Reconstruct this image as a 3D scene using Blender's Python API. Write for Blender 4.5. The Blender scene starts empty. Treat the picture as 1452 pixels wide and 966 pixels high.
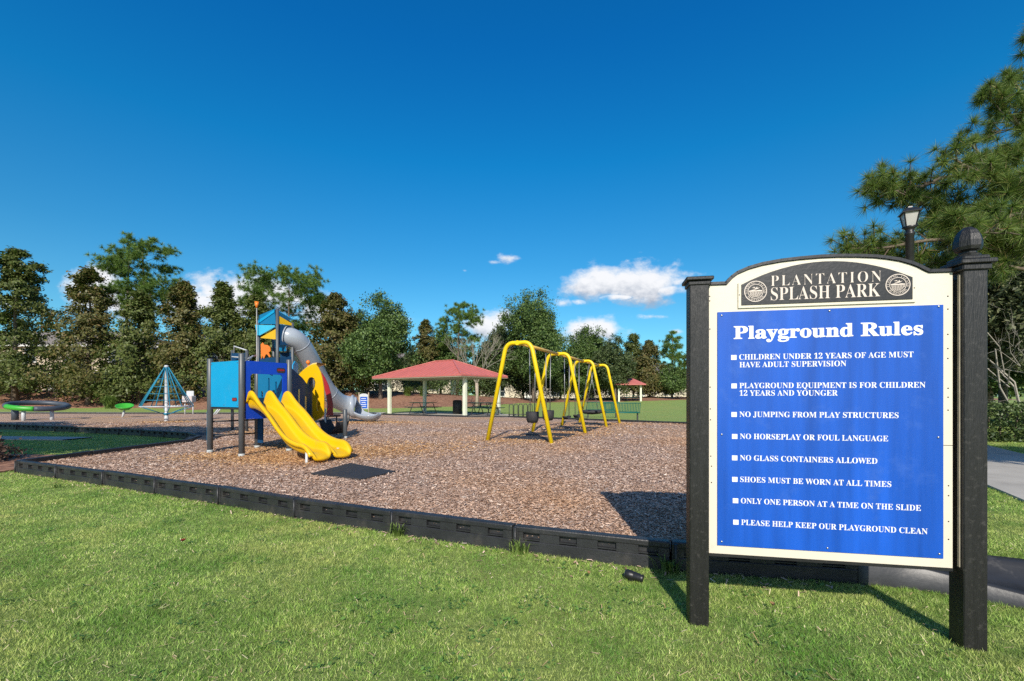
import bpy, bmesh, math, random
import numpy as np
from mathutils import Vector, Matrix

R = math.radians
random.seed(4)
scene = bpy.context.scene
col = scene.collection

# ------------------------------------------------------------------ camera
FPX, CX, HZ, EYE = 630.0, 726.0, 562.0, 1.25      # photograph pixels: focal length, centre, horizon; eye height (m)
cam_d = bpy.data.cameras.new('camera')
cam_d.sensor_width = 36.0
cam_d.lens = FPX / 1452 * 36
cam_d.shift_y = (HZ - 483) / 1452
cam_d.clip_end = 3000
cam_d.clip_start = 0.05
cam = bpy.data.objects.new('camera', cam_d)
col.objects.link(cam)
cam.location = (0, 0, EYE)
cam.rotation_euler = (R(90), 0, 0)
scene.camera = cam

# ------------------------------------------------------------------ light
SUN_EL, SUN_AZ = 33.5, 1.2          # elevation; shadows fall along +Y, turned this much to +X
sun_d = bpy.data.lights.new('sun', 'SUN')
sun_d.energy = 4.6
sun_d.angle = R(0.5)
sun_d.color = (1.0, 0.93, 0.82)
sun = bpy.data.objects.new('sun', sun_d)
col.objects.link(sun)
sdir = Vector((math.sin(R(SUN_AZ)) * math.cos(R(SUN_EL)), math.cos(R(SUN_AZ)) * math.cos(R(SUN_EL)), -math.sin(R(SUN_EL))))
sun.rotation_euler = sdir.to_track_quat('-Z', 'Y').to_euler()
sun.location = (0, -20, 30)

scene.view_settings.view_transform = 'Standard'
scene.view_settings.look = 'None'
scene.view_settings.exposure = 0.22
scene.view_settings.gamma = 1.0
scene.render.engine = 'CYCLES'
scene.cycles.use_denoising = False
scene.cycles.max_bounces = 6
scene.cycles.transparent_max_bounces = 4
scene.cycles.sample_clamp_indirect = 4

# ------------------------------------------------------------------ sky with clouds (by direction)
world = bpy.data.worlds.new('World')
scene.world = world
world.use_nodes = True
wt = world.node_tree
wt.nodes.clear()


def wn(kind, **kw):
    n = wt.nodes.new(kind)
    for k, v in kw.items():
        setattr(n, k, v)
    return n


def wmath(op, a, b=None, c=None, clamp=False):
    n = wn('ShaderNodeMath', operation=op, use_clamp=clamp)
    for i, v in enumerate((a, b, c)):
        if v is None:
            continue
        if isinstance(v, (int, float)):
            n.inputs[i].default_value = v
        else:
            wt.links.new(v, n.inputs[i])
    return n.outputs[0]


sky = wn('ShaderNodeTexSky', sky_type='NISHITA', sun_disc=False)
sky.sun_elevation = R(SUN_EL)
sky.sun_rotation = R(180 + SUN_AZ)
sky.altitude = 0
sky.air_density = 1.0
sky.dust_density = 0.25
sky.ozone_density = 3.0
tc = wn('ShaderNodeTexCoord')
# deep clear blue away from the sun, paler towards it
sdot = wn('ShaderNodeVectorMath', operation='DOT_PRODUCT')
wt.links.new(tc.outputs['Generated'], sdot.inputs[0])
sdot.inputs[1].default_value = (-sdir.x, -sdir.y, -sdir.z)
tow = wn('ShaderNodeMapRange', interpolation_type='SMOOTHSTEP')
wt.links.new(sdot.outputs['Value'], tow.inputs['Value'])
tow.inputs['From Min'].default_value = 0.0
tow.inputs['From Max'].default_value = 0.9
tint = wn('ShaderNodeMixRGB')
tint.inputs[2].default_value = (0.95, 1.0, 1.1, 1)
wt.links.new(tow.outputs[0], tint.inputs[0])
zel = wn('ShaderNodeSeparateXYZ')
wt.links.new(tc.outputs['Generated'], zel.inputs[0])
elr = wn('ShaderNodeValToRGB')
STOPS = [(0.05, (.50, .90, .94)), (0.28, (.20, .84, 1.07)), (0.46, (.05, .86, 1.24)), (0.62, (.03, .77, 1.32))]
while len(elr.color_ramp.elements) < len(STOPS):
    elr.color_ramp.elements.new(0.5)
for e_, (pos, c_) in zip(elr.color_ramp.elements, STOPS):
    e_.position = pos
    e_.color = (c_[0] / 1.4, c_[1] / 1.4, c_[2] / 1.4, 1)
wt.links.new(zel.outputs[2], elr.inputs[0])
elm = wn('ShaderNodeMixRGB', blend_type='MULTIPLY')
elm.inputs[0].default_value = 1.0
wt.links.new(elr.outputs[0], elm.inputs[1])
elm.inputs[2].default_value = (1.4, 1.4, 1.4, 1)
wt.links.new(elm.outputs[0], tint.inputs[1])
hs = wn('ShaderNodeMixRGB', blend_type='MULTIPLY')
hs.inputs[0].default_value = 1.0
wt.links.new(sky.outputs[0], hs.inputs[1])
wt.links.new(tint.outputs[0], hs.inputs[2])
sx = wn('ShaderNodeSeparateXYZ')
wt.links.new(tc.outputs['Generated'], sx.inputs[0])
ysafe = wmath('MAXIMUM', sx.outputs[1], 0.05)
cu = wmath('DIVIDE', sx.outputs[0], ysafe)
cw = wmath('DIVIDE', sx.outputs[2], ysafe)
front = wmath('GREATER_THAN', sx.outputs[1], 0.1)
cmb = wn('ShaderNodeCombineXYZ')
wt.links.new(cu, cmb.inputs[0])
wt.links.new(wmath('MULTIPLY', cw, 1.5), cmb.inputs[1])


def wnoise(scale, detail, rough, off=0.0):
    n = wn('ShaderNodeTexNoise', noise_dimensions='3D')
    n.inputs['Scale'].default_value = scale
    n.inputs['Detail'].default_value = detail
    n.inputs['Roughness'].default_value = rough
    mp = wn('ShaderNodeVectorMath', operation='ADD')
    wt.links.new(cmb.outputs[0], mp.inputs[0])
    mp.inputs[1].default_value = (off, off * 0.7, 3.1)
    wt.links.new(mp.outputs[0], n.inputs['Vector'])
    return n.outputs['Fac']


CLOUDS = [  # azimuth and elevation slots of each cloud, half sizes, density
    (850, 400, 52, 27, 1.0), (905, 402, 66, 30, 1.05), (945, 412, 48, 16, 0.8), (990, 402, 46, 16, 0.45), (880, 421, 70, 10, 0.7),
    (722, 366, 42, 15, 0.55), (700, 372, 30, 9, 0.45), (659, 384, 16, 8, 0.32), (890, 370, 20, 10, 0.35), (930, 374, 26, 9, 0.35),
    (845, 470, 46, 20, 1.0), (800, 430, 34, 12, 0.42), (925, 449, 44, 9, 0.42), (820, 428, 30, 10, 0.4), (960, 470, 30, 10, 0.35),
    (695, 462, 34, 22, 1.0), (330, 425, 66, 34, 1.05), (280, 430, 60, 28, 0.9), (135, 410, 44, 36, 1.05), (95, 405, 34, 20, 0.42),
    (455, 440, 34, 26, 0.95), (400, 420, 60, 26, 0.9), (560, 455, 50, 18, 0.6), (180, 430, 60, 30, 0.8), (20, 430, 50, 20, .5)]
best, hrel = None, None
for (px, py, rx, ry, st) in CLOUDS:
    a = wmath('DIVIDE', wmath('SUBTRACT', cu, (px - CX) / FPX), rx / FPX * 1.25)
    b = wmath('DIVIDE', wmath('SUBTRACT', cw, (HZ - py) / FPX), ry / FPX * 1.25)
    d = wmath('SQRT', wmath('ADD', wmath('MULTIPLY', a, a), wmath('MULTIPLY', b, b)))
    v = wmath('SUBTRACT', st, d)
    if best is None:
        best, hrel = v, b
    else:
        g = wmath('GREATER_THAN', v, best)
        hrel = wmath('ADD', hrel, wmath('MULTIPLY', g, wmath('SUBTRACT', b, hrel)))
        best = wmath('MAXIMUM', v, best)
n1 = wnoise(13, 9, 0.60)
n2 = wnoise(34, 6, 0.6, 2.0)
dens = wmath('ADD', best, wmath('MULTIPLY', wmath('SUBTRACT', n1, 0.5), 1.55))
dens = wmath('ADD', dens, wmath('MULTIPLY', wmath('SUBTRACT', n2, 0.5), 0.5))
al = wn('ShaderNodeMapRange', interpolation_type='SMOOTHSTEP')
wt.links.new(dens, al.inputs['Value'])
al.inputs['From Min'].default_value = 0.04
al.inputs['From Max'].default_value = 0.62
alpha = wmath('MULTIPLY', wmath('MULTIPLY', al.outputs[0], front), 0.96)
sh = wn('ShaderNodeMapRange', interpolation_type='SMOOTHSTEP')
hh = wmath('ADD', hrel, wmath('MULTIPLY', wmath('SUBTRACT', n2, 0.5), 1.6))
wt.links.new(hh, sh.inputs['Value'])
sh.inputs['From Min'].default_value = -0.95
sh.inputs['From Max'].default_value = 0.15
ccol = wn('ShaderNodeMixRGB')
ccol.inputs[1].default_value = (0.40, 0.45, 0.55, 1)
ccol.inputs[2].default_value = (0.98, 0.98, 1.0, 1)
wt.links.new(sh.outputs[0], ccol.inputs[0])
bg1 = wn('ShaderNodeBackground')
bg1.inputs['Strength'].default_value = 0.11
wt.links.new(hs.outputs[0], bg1.inputs['Color'])
bg2 = wn('ShaderNodeBackground')
bg2.inputs['Strength'].default_value = 0.86
wt.links.new(ccol.outputs[0], bg2.inputs['Color'])
mxs = wn('ShaderNodeMixShader')
wt.links.new(alpha, mxs.inputs[0])
wt.links.new(bg1.outputs[0], mxs.inputs[1])
wt.links.new(bg2.outputs[0], mxs.inputs[2])
wo = wn('ShaderNodeOutputWorld')
wt.links.new(mxs.outputs[0], wo.inputs[0])


# ------------------------------------------------------------------ materials
def new_mat(name):
    m = bpy.data.materials.new(name)
    m.use_nodes = True
    nt = m.node_tree
    nt.nodes.clear()
    out = nt.nodes.new('ShaderNodeOutputMaterial')
    p = nt.nodes.new('ShaderNodeBsdfPrincipled')
    nt.links.new(p.outputs[0], out.inputs[0])
    return m, nt, p, out


def tex(nt, kind, scale, coord='Object', detail=4, rough=0.55, vec_scale=None):
    t = nt.nodes.new('ShaderNodeTexCoord')
    n = nt.nodes.new(kind)
    n.inputs['Scale'].default_value = scale
    if kind == 'ShaderNodeTexNoise':
        n.inputs['Detail'].default_value = detail
        n.inputs['Roughness'].default_value = rough
    src = t.outputs[coord]
    if vec_scale:
        mp = nt.nodes.new('ShaderNodeMapping')
        mp.inputs['Scale'].default_value = vec_scale
        nt.links.new(src, mp.inputs['Vector'])
        src = mp.outputs[0]
    nt.links.new(src, n.inputs['Vector'])
    return n


def ramp(nt, fac, stops, interp='LINEAR'):
    r = nt.nodes.new('ShaderNodeValToRGB')
    r.color_ramp.interpolation = interp
    while len(r.color_ramp.elements) < len(stops):
        r.color_ramp.elements.new(0.5)
    for e, (pos, c) in zip(r.color_ramp.elements, stops):
        e.position = pos
        e.color = (*c, 1)
    nt.links.new(fac, r.inputs[0])
    return r.outputs[0]


def mixc(nt, fac, a, b, mode='MIX'):
    m = nt.nodes.new('ShaderNodeMixRGB')
    m.blend_type = mode
    for i, v in ((0, fac), (1, a), (2, b)):
        if isinstance(v, (int, float)):
            m.inputs[i].default_value = v
        elif isinstance(v, tuple):
            m.inputs[i].default_value = (*v, 1)
        else:
            nt.links.new(v, m.inputs[i])
    return m.outputs[0]


def bump(nt, p, h, strength, dist=0.01):
    b = nt.nodes.new('ShaderNodeBump')
    b.inputs['Strength'].default_value = strength
    b.inputs['Distance'].default_value = dist
    nt.links.new(h, b.inputs['Height'])
    nt.links.new(b.outputs[0], p.inputs['Normal'])


def mat(name, c, rough=0.5, var=0.12, scale=6.0, bmp=0.0, bscale=60, metal=0.0, spec=0.5, grain=None, coat=0.0, dirt=None):
    m, nt, p, out = new_mat(name)
    n = tex(nt, 'ShaderNodeTexNoise', scale, detail=5, vec_scale=grain)
    lo = tuple(max(0, x * (1 - var)) for x in c)
    hi = tuple(min(1, x * (1 + var)) for x in c)
    colr = ramp(nt, n.outputs['Fac'], [(0.3, lo), (0.7, hi)])
    if dirt:
        n3 = tex(nt, 'ShaderNodeTexNoise', dirt[1], detail=8, rough=0.7)
        f = ramp(nt, n3.outputs['Fac'], [(0.55, (0, 0, 0)), (0.72, (dirt[2],) * 3)])
        colr = mixc(nt, f, colr, dirt[0])
    nt.links.new(colr, p.inputs['Base Color'])
    p.inputs['Roughness'].default_value = rough
    p.inputs['Metallic'].default_value = metal
    p.inputs['Specular IOR Level'].default_value = spec
    p.inputs['Coat Weight'].default_value = coat
    if bmp:
        n2 = tex(nt, 'ShaderNodeTexNoise', bscale, detail=6, vec_scale=grain)
        bump(nt, p, n2.outputs['Fac'], bmp)
    return m


def leaf_mat(name, stops, rough=0.5, transl=0.25, back=None, patch=None, spec=0.4):
    m, nt, p, out = new_mat(name)
    g = nt.nodes.new('ShaderNodeNewGeometry')
    c = ramp(nt, g.outputs['Random Per Island'], stops)
    if patch:
        n = tex(nt, 'ShaderNodeTexNoise', patch[0], detail=4)
        f = ramp(nt, n.outputs['Fac'], [(patch[2], (0, 0, 0)), (patch[3], (1, 1, 1))])
        c = mixc(nt, f, c, mixc(nt, 0.65, c, patch[1]))
    cf = c
    if back:
        cf = mixc(nt, g.outputs['Backfacing'], c, mixc(nt, 0.75, c, back))
    nt.links.new(cf, p.inputs['Base Color'])
    p.inputs['Roughness'].default_value = rough
    p.inputs['Specular IOR Level'].default_value = spec
    if transl:
        t = nt.nodes.new('ShaderNodeBsdfTranslucent')
        nt.links.new(c, t.inputs[0])
        mx = nt.nodes.new('ShaderNodeMixShader')
        mx.inputs[0].default_value = transl
        nt.links.new(p.outputs[0], mx.inputs[1])
        nt.links.new(t.outputs[0], mx.inputs[2])
        nt.links.new(mx.outputs[0], out.inputs[0])
    return m


M = {}
M['magnolia'] = leaf_mat('magnolia_leaves', [(0, (.022, .046, .010)), (.4, (.085, .155, .028)), (.72, (.18, .26, .052)), (.92, (.36, .38, .13)), (1, (.34, .22, .08))], 0.45, 0.2, back=(.10, .115, .035), spec=.25)
M['magnolia_b'] = leaf_mat('bronze_magnolia_leaves', [(0, (.022, .046, .010)), (.48, (.088, .150, .028)), (.78, (.185, .245, .052)), (.9, (.32, .22, .08)), (1, (.44, .25, .11))], 0.45, 0.2, back=(.125, .105, .038), spec=.25)
M['oak'] = leaf_mat('oak_leaves', [(0, (.026, .054, .012)), (.5, (.075, .138, .030)), (1, (.18, .26, .07))], 0.55, 0.18)
M['oak_b'] = leaf_mat('dusty_oak_leaves', [(0, (.028, .048, .016)), (.5, (.068, .105, .034)), (1, (.155, .195, .075))], 0.55, 0.18)
M['pine'] = leaf_mat('pine_needles', [(0, (.055, .11, .020)), (.5, (.125, .225, .036)), (1, (.25, .35, .075))], 0.5, 0.33)
M['pine_near'] = leaf_mat('long_pine_needles', [(0, (.042, .085, .015)), (.5, (.12, .20, .032)), (.9, (.25, .34, .07)), (1, (.34, .22, .10))], 0.5, 0.30)
M['shrub'] = leaf_mat('shrub_leaves', [(0, (.03, .055, .018)), (.5, (.065, .11, .032)), (1, (.14, .19, .06))], 0.5, 0.2)
M['lime'] = leaf_mat('lime_leaves', [(0, (.10, .15, .02)), (1, (.25, .33, .05))], 0.5, 0.25)
M['dull'] = leaf_mat('grey_green_leaves', [(0, (.045, .065, .028)), (.6, (.11, .14, .06)), (1, (.21, .22, .11))], 0.55, 0.2)
M['brownleaf'] = leaf_mat('brown_leaves', [(0, (.05, .032, .025)), (1, (.14, .085, .06))], 0.7, 0.1)
def blade_mat():
    m, nt, p, out = new_mat('grass_blades')
    g = nt.nodes.new('ShaderNodeNewGeometry')
    c = ramp(nt, g.outputs['Random Per Island'], [(0, (.085, .18, .026)), (.4, (.31, .52, .095)), (.78, (.50, .67, .19)), (.93, (.66, .71, .29)), (1, (.92, .84, .54))])
    n = tex(nt, 'ShaderNodeTexNoise', 0.75, detail=6, rough=.65)
    c = mixc(nt, ramp(nt, n.outputs['Fac'], [(.46, (0, 0, 0)), (.66, (.7, .7, .7))]), c, (.60, .58, .22))
    n = tex(nt, 'ShaderNodeTexNoise', 1.7, detail=5, rough=.6)
    c = mixc(nt, 1.0, c, ramp(nt, n.outputs['Fac'], [(.36, (.42, .62, .36)), (.56, (1.10, 1.06, 1.0))]), 'MULTIPLY')
    n = tex(nt, 'ShaderNodeTexNoise', 16, detail=3, rough=.6)
    c = mixc(nt, 1.0, c, ramp(nt, n.outputs['Fac'], [(.32, (.62, .66, .6)), (.62, (1.15, 1.12, 1.12))]), 'MULTIPLY')
    nt.links.new(c, p.inputs['Base Color'])
    p.inputs['Roughness'].default_value = 0.5
    p.inputs['Specular IOR Level'].default_value = 0.3
    t = nt.nodes.new('ShaderNodeBsdfTranslucent')
    nt.links.new(c, t.inputs[0])
    mx = nt.nodes.new('ShaderNodeMixShader')
    mx.inputs[0].default_value = .25
    nt.links.new(p.outputs[0], mx.inputs[1])
    nt.links.new(t.outputs[0], mx.inputs[2])
    nt.links.new(mx.outputs[0], out.inputs[0])
    M['blade'] = m


blade_mat()
M['weed'] = leaf_mat('weed_blades', [(0, (.09, .16, .03)), (1, (.22, .30, .07))], 0.5, 0.3)
M['bark'] = mat('bark', (.15, .115, .085), 0.9, 0.5, 12, 0.6, 30)
M['bark_pale'] = mat('pale_bark', (.36, .29, .22), 0.85, 0.3, 10, 0.3, 30)
M['twig'] = mat('pale_twigs', (.25, .22, .175), 0.85, 0.2, 20)
M['black_post'] = mat('black_painted_wood', (.012, .0115, .011), 0.45, 0.35, 8, 0.35, 40, grain=(6, 6, .5), dirt=((.13, .12, .11), 34, .35))
M['black_trim'] = mat('black_trim_paint', (.016, .016, .017), 0.4, 0.3, 10, 0.1, 60)
M['cream'] = mat('cream_paint', (.68, .62, .50), 0.5, 0.05, 3, 0.05, 40, dirt=((.55, .48, .36), 9, .25))
M['sign_blue'] = mat('blue_sign_sheet', (.008, .085, .46), 0.30, 0.22, 2.0, grain=(6, 6, .4), dirt=((.06, .15, .50), 3, .5))
M['sign_white'] = mat('white_lettering', (.78, .79, .82), 0.5, 0.02, 3)
M['sign_tan'] = mat('stone_lettering', (.66, .57, .50), 0.5, 0.05, 5)
M['steel'] = mat('galvanised_steel', (.55, .55, .54), 0.35, 0.1, 12, metal=0.9)
M['curb'] = mat('black_recycled_plastic', (.022, .023, .025), 0.45, 0.3, 7, 0.25, 70, dirt=((.12, .105, .09), 5, .3))
M['ramp'] = mat('smooth_black_plastic', (.030, .031, .034), 0.40, 0.25, 5, 0.1, 40, spec=.4, dirt=((.16, .15, .14), 6, .5))
M['play_post'] = mat('charcoal_steel_post', (.075, .085, .095), 0.4, 0.1, 5)
M['foot_cap'] = mat('pale_post_sleeve', (.42, .45, .45), 0.6, 0.1, 8)
M['cyan'] = mat('cyan_plastic', (.0, .31, .60), 0.5, 0.05, 2, dirt=((.05, .30, .50), 5, .5))
M['cyan_pale'] = mat('pale_cyan_plastic', (.05, .46, .70), 0.4, 0.06, 2)
M['royal'] = mat('royal_blue_plastic', (.004, .055, .48), 0.4, 0.06, 2, dirt=((.04, .10, .42), 5, .5))
M['mid_blue'] = mat('mid_blue_plastic', (.004, .17, .36), 0.42, 0.06, 2)
M['navy'] = mat('navy_plastic', (.006, .050, .13), 0.75, 0.1, 2, spec=.25)
M['yellow'] = mat('yellow_plastic', (.74, .43, .003), 0.34, 0.04, 2, spec=0.5, dirt=((.50, .30, .04), 4, .55))
M['yellow_steel'] = mat('yellow_powder_coat', (.76, .55, .003), 0.42, 0.04, 3, dirt=((.55, .36, .05), 6, .5))
M['beam'] = mat('weathered_orange_beam', (.74, .45, .10), 0.5, 0.15, 5)
M['pale_yellow'] = mat('pale_yellow_plastic', (.80, .56, .20), 0.45, 0.06, 3)
M['red'] = mat('dark_red_plastic', (.30, .012, .02), 0.4, 0.1, 3)
M['orange'] = mat('orange_plastic', (.80, .20, .02), 0.4, 0.06, 3)
M['grey_tube'] = mat('grey_plastic_tube', (.33, .37, .42), 0.24, 0.05, 2, coat=0.2, dirt=((.25, .27, .29), 3, .6))
M['brown_disc'] = mat('brown_rubber', (.17, .075, .05), 0.6, 0.15, 5)
M['rubber'] = mat('black_rubber', (.022, .023, .026), 0.75, 0.25, 9, 0.3, 50, dirt=((.35, .26, .2), 40, .25))
M['dark_steel'] = mat('dark_steel', (.035, .035, .04), 0.45, 0.2, 9)
M['chain'] = mat('chain_steel', (.30, .30, .30), 0.45, 0.2, 40, metal=0.7)
M['white_steel'] = mat('white_painted_steel', (.52, .54, .56), 0.4, 0.06, 5)
M['rope'] = mat('blue_rope', (.015, .21, .33), 0.8, 0.2, 40)
M['green'] = mat('lime_green_plastic', (.045, .36, .03), 0.4, 0.08, 4)
M['grey_ring'] = mat('slate_grey_plastic', (.055, .07, .09), 0.5, 0.15, 4)
M['roof_red'] = mat('red_metal_roof', (.50, .145, .122), 0.5, 0.08, 2)
M['pav_post'] = mat('pale_green_cream_steel', (.68, .70, .55), 0.45, 0.06, 3)
M['pav_under'] = mat('tan_ceiling_boards', (.42, .37, .27), 0.7, 0.1, 4)
M['concrete'] = mat('concrete', (.42, .39, .34), 0.85, 0.15, 1.2, 0.2, 60, dirt=((.25, .22, .19), 2, .5))
M['teal'] = mat('teal_coated_steel', (.012, .13, .105), 0.45, 0.12, 6)
M['green_steel'] = mat('dark_green_steel', (.012, .05, .032), 0.5, 0.15, 6)
M['bin'] = mat('black_bin_steel', (.012, .014, .013), 0.5, 0.2, 6)
M['stucco'] = mat('beige_stucco', (.52, .43, .32), 0.9, 0.08, 1.5, 0.2, 30)
M['stucco_b'] = mat('pale_cream_stucco', (.60, .52, .41), 0.9, 0.08, 1.5, 0.2, 30)
M['shingle'] = mat('brown_grey_shingles', (.22, .19, .165), 0.9, 0.25, 4, 0.5, 20)
M['trim_white'] = mat('white_trim', (.75, .74, .71), 0.6, 0.05, 3)
M['pane'] = mat('dark_window_glass', (.03, .04, .05), 0.08, 0.2, 2)
M['lampglass'] = mat('frosted_lamp_glass', (.40, .395, .36), 0.35, 0.08, 6)
M['dry_leaf'] = mat('dry_leaf', (.36, .22, .10), 0.7, 0.2, 20)
M['red_leaf'] = mat('dead_red_leaf', (.30, .03, .02), 0.6, 0.2, 20)


def ground_mats():
    m, nt, p, out = new_mat('lawn_turf')
    a = tex(nt, 'ShaderNodeTexNoise', 28, detail=8, rough=0.75)
    c = ramp(nt, a.outputs['Fac'], [(.30, (.08, .12, .025)), (.5, (.25, .345, .085)), (.68, (.43, .49, .165))])
    b = tex(nt, 'ShaderNodeTexNoise', 0.55, detail=5, rough=0.6)
    f = ramp(nt, b.outputs['Fac'], [(.48, (0, 0, 0)), (.72, (1, 1, 1))])
    c = mixc(nt, f, c, mixc(nt, 0.55, c, (.36, .33, .11)))
    nt.links.new(c, p.inputs['Base Color'])
    p.inputs['Roughness'].default_value = 0.8
    p.inputs['Specular IOR Level'].default_value = 0.2
    n2 = tex(nt, 'ShaderNodeTexNoise', 60, detail=6, rough=0.8)
    bump(nt, p, n2.outputs['Fac'], 0.9, 0.03)
    M['lawn'] = m

    def chips(name, stops, big, scale=26):
        m, nt, p, out = new_mat(name)
        w = tex(nt, 'ShaderNodeTexNoise', 5, detail=3)
        t = nt.nodes.new('ShaderNodeTexCoord')
        vm = nt.nodes.new('ShaderNodeVectorMath')
        vm.operation = 'MULTIPLY_ADD'
        nt.links.new(w.outputs['Color'], vm.inputs[0])
        vm.inputs[1].default_value = (.12, .12, .12)
        nt.links.new(t.outputs['Object'], vm.inputs[2])
        v = nt.nodes.new('ShaderNodeTexVoronoi')
        v.inputs['Scale'].default_value = scale
        nt.links.new(vm.outputs[0], v.inputs['Vector'])
        s = nt.nodes.new('ShaderNodeSeparateColor')
        nt.links.new(v.outputs['Color'], s.inputs[0])
        c = ramp(nt, s.outputs[0], stops)
        b = tex(nt, 'ShaderNodeTexNoise', 0.30, detail=4, rough=0.6)
        f = ramp(nt, b.outputs['Fac'], [(.44, (0, 0, 0)), (.66, (1, 1, 1))])
        c = mixc(nt, f, c, mixc(nt, 0.6, c, big))
        nt.links.new(c, p.inputs['Base Color'])
        p.inputs['Roughness'].default_value = 0.85
        p.inputs['Specular IOR Level'].default_value = 0.25
        bump(nt, p, v.outputs['Distance'], 0.8, 0.03)
        return m
    M['mulch'] = chips('wood_mulch', [(0, (.20, .13, .10)), (.35, (.42, .285, .21)), (.7, (.54, .375, .285)), (1, (.66, .50, .40))], (.58, .34, .16), 42)
    M['bed'] = chips('pine_straw_bed', [(0, (.13, .06, .038)), (.5, (.27, .135, .085)), (1, (.40, .22, .14))], (.33, .18, .11), 9)
    m = leaf_mat('wood_chips', [(0, (.17, .105, .075)), (.25, (.40, .265, .19)), (.65, (.58, .40, .30)), (.9, (.71, .53, .41)), (1, (.82, .70, .59))], 0.8, 0.0,
                 patch=(0.30, (.62, .34, .15), .46, .72), spec=0.25)
    M['chip'] = m


ground_mats()


# ------------------------------------------------------------------ object helpers
def tag(o, label=None, cat=None, group=None, kind=None):
    for k, v in (('label', label), ('category', cat), ('group', group), ('kind', kind)):
        if v:
            o[k] = v
    return o


def empty(name, loc, label, cat, group=None, rz=0.0):
    o = bpy.data.objects.new(name, None)
    col.objects.link(o)
    o.location = loc
    o.rotation_euler = (0, 0, rz)
    o.empty_display_size = 0.2
    return tag(o, label, cat, group)


def link(name, me, m, parent=None, world_space=True):
    """One object from a mesh whose vertices are in world space (or local to parent if world_space is False)."""
    if m is not None:
        me.materials.append(m)
    o = bpy.data.objects.new(name, me)
    col.objects.link(o)
    if parent is not None:
        o.parent = parent
        if world_space:
            chain = Matrix.Identity(4)
            q = parent
            while q is not None:
                chain = (Matrix.Translation(q.location) @ q.rotation_euler.to_matrix().to_4x4()) @ chain
                q = q.parent
            me.transform(chain.inverted())
    return o


def copy_tree(o, parent=None):
    c = o.copy()
    col.objects.link(c)
    if parent is not None:
        c.parent = parent
    for ch in list(o.children):
        copy_tree(ch, c)
    return c


def np_mesh(name, V, Fc, k, smooth=False):
    """Fast mesh: V (n,3), Fc (m,k) vertex indices."""
    me = bpy.data.meshes.new(name)
    V = np.ascontiguousarray(V, dtype=np.float32)
    Fc = np.ascontiguousarray(Fc, dtype=np.int32)
    me.vertices.add(len(V))
    me.vertices.foreach_set('co', V.ravel())
    me.loops.add(Fc.size)
    me.loops.foreach_set('vertex_index', Fc.ravel())
    me.polygons.add(len(Fc))
    me.polygons.foreach_set('loop_start', np.arange(0, Fc.size, k, dtype=np.int32))
    me.polygons.foreach_set('loop_total', np.full(len(Fc), k, dtype=np.int32))
    if smooth:
        me.polygons.foreach_set('use_smooth', np.ones(len(Fc), dtype=bool))
    me.update()
    me.validate()
    return me


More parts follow.
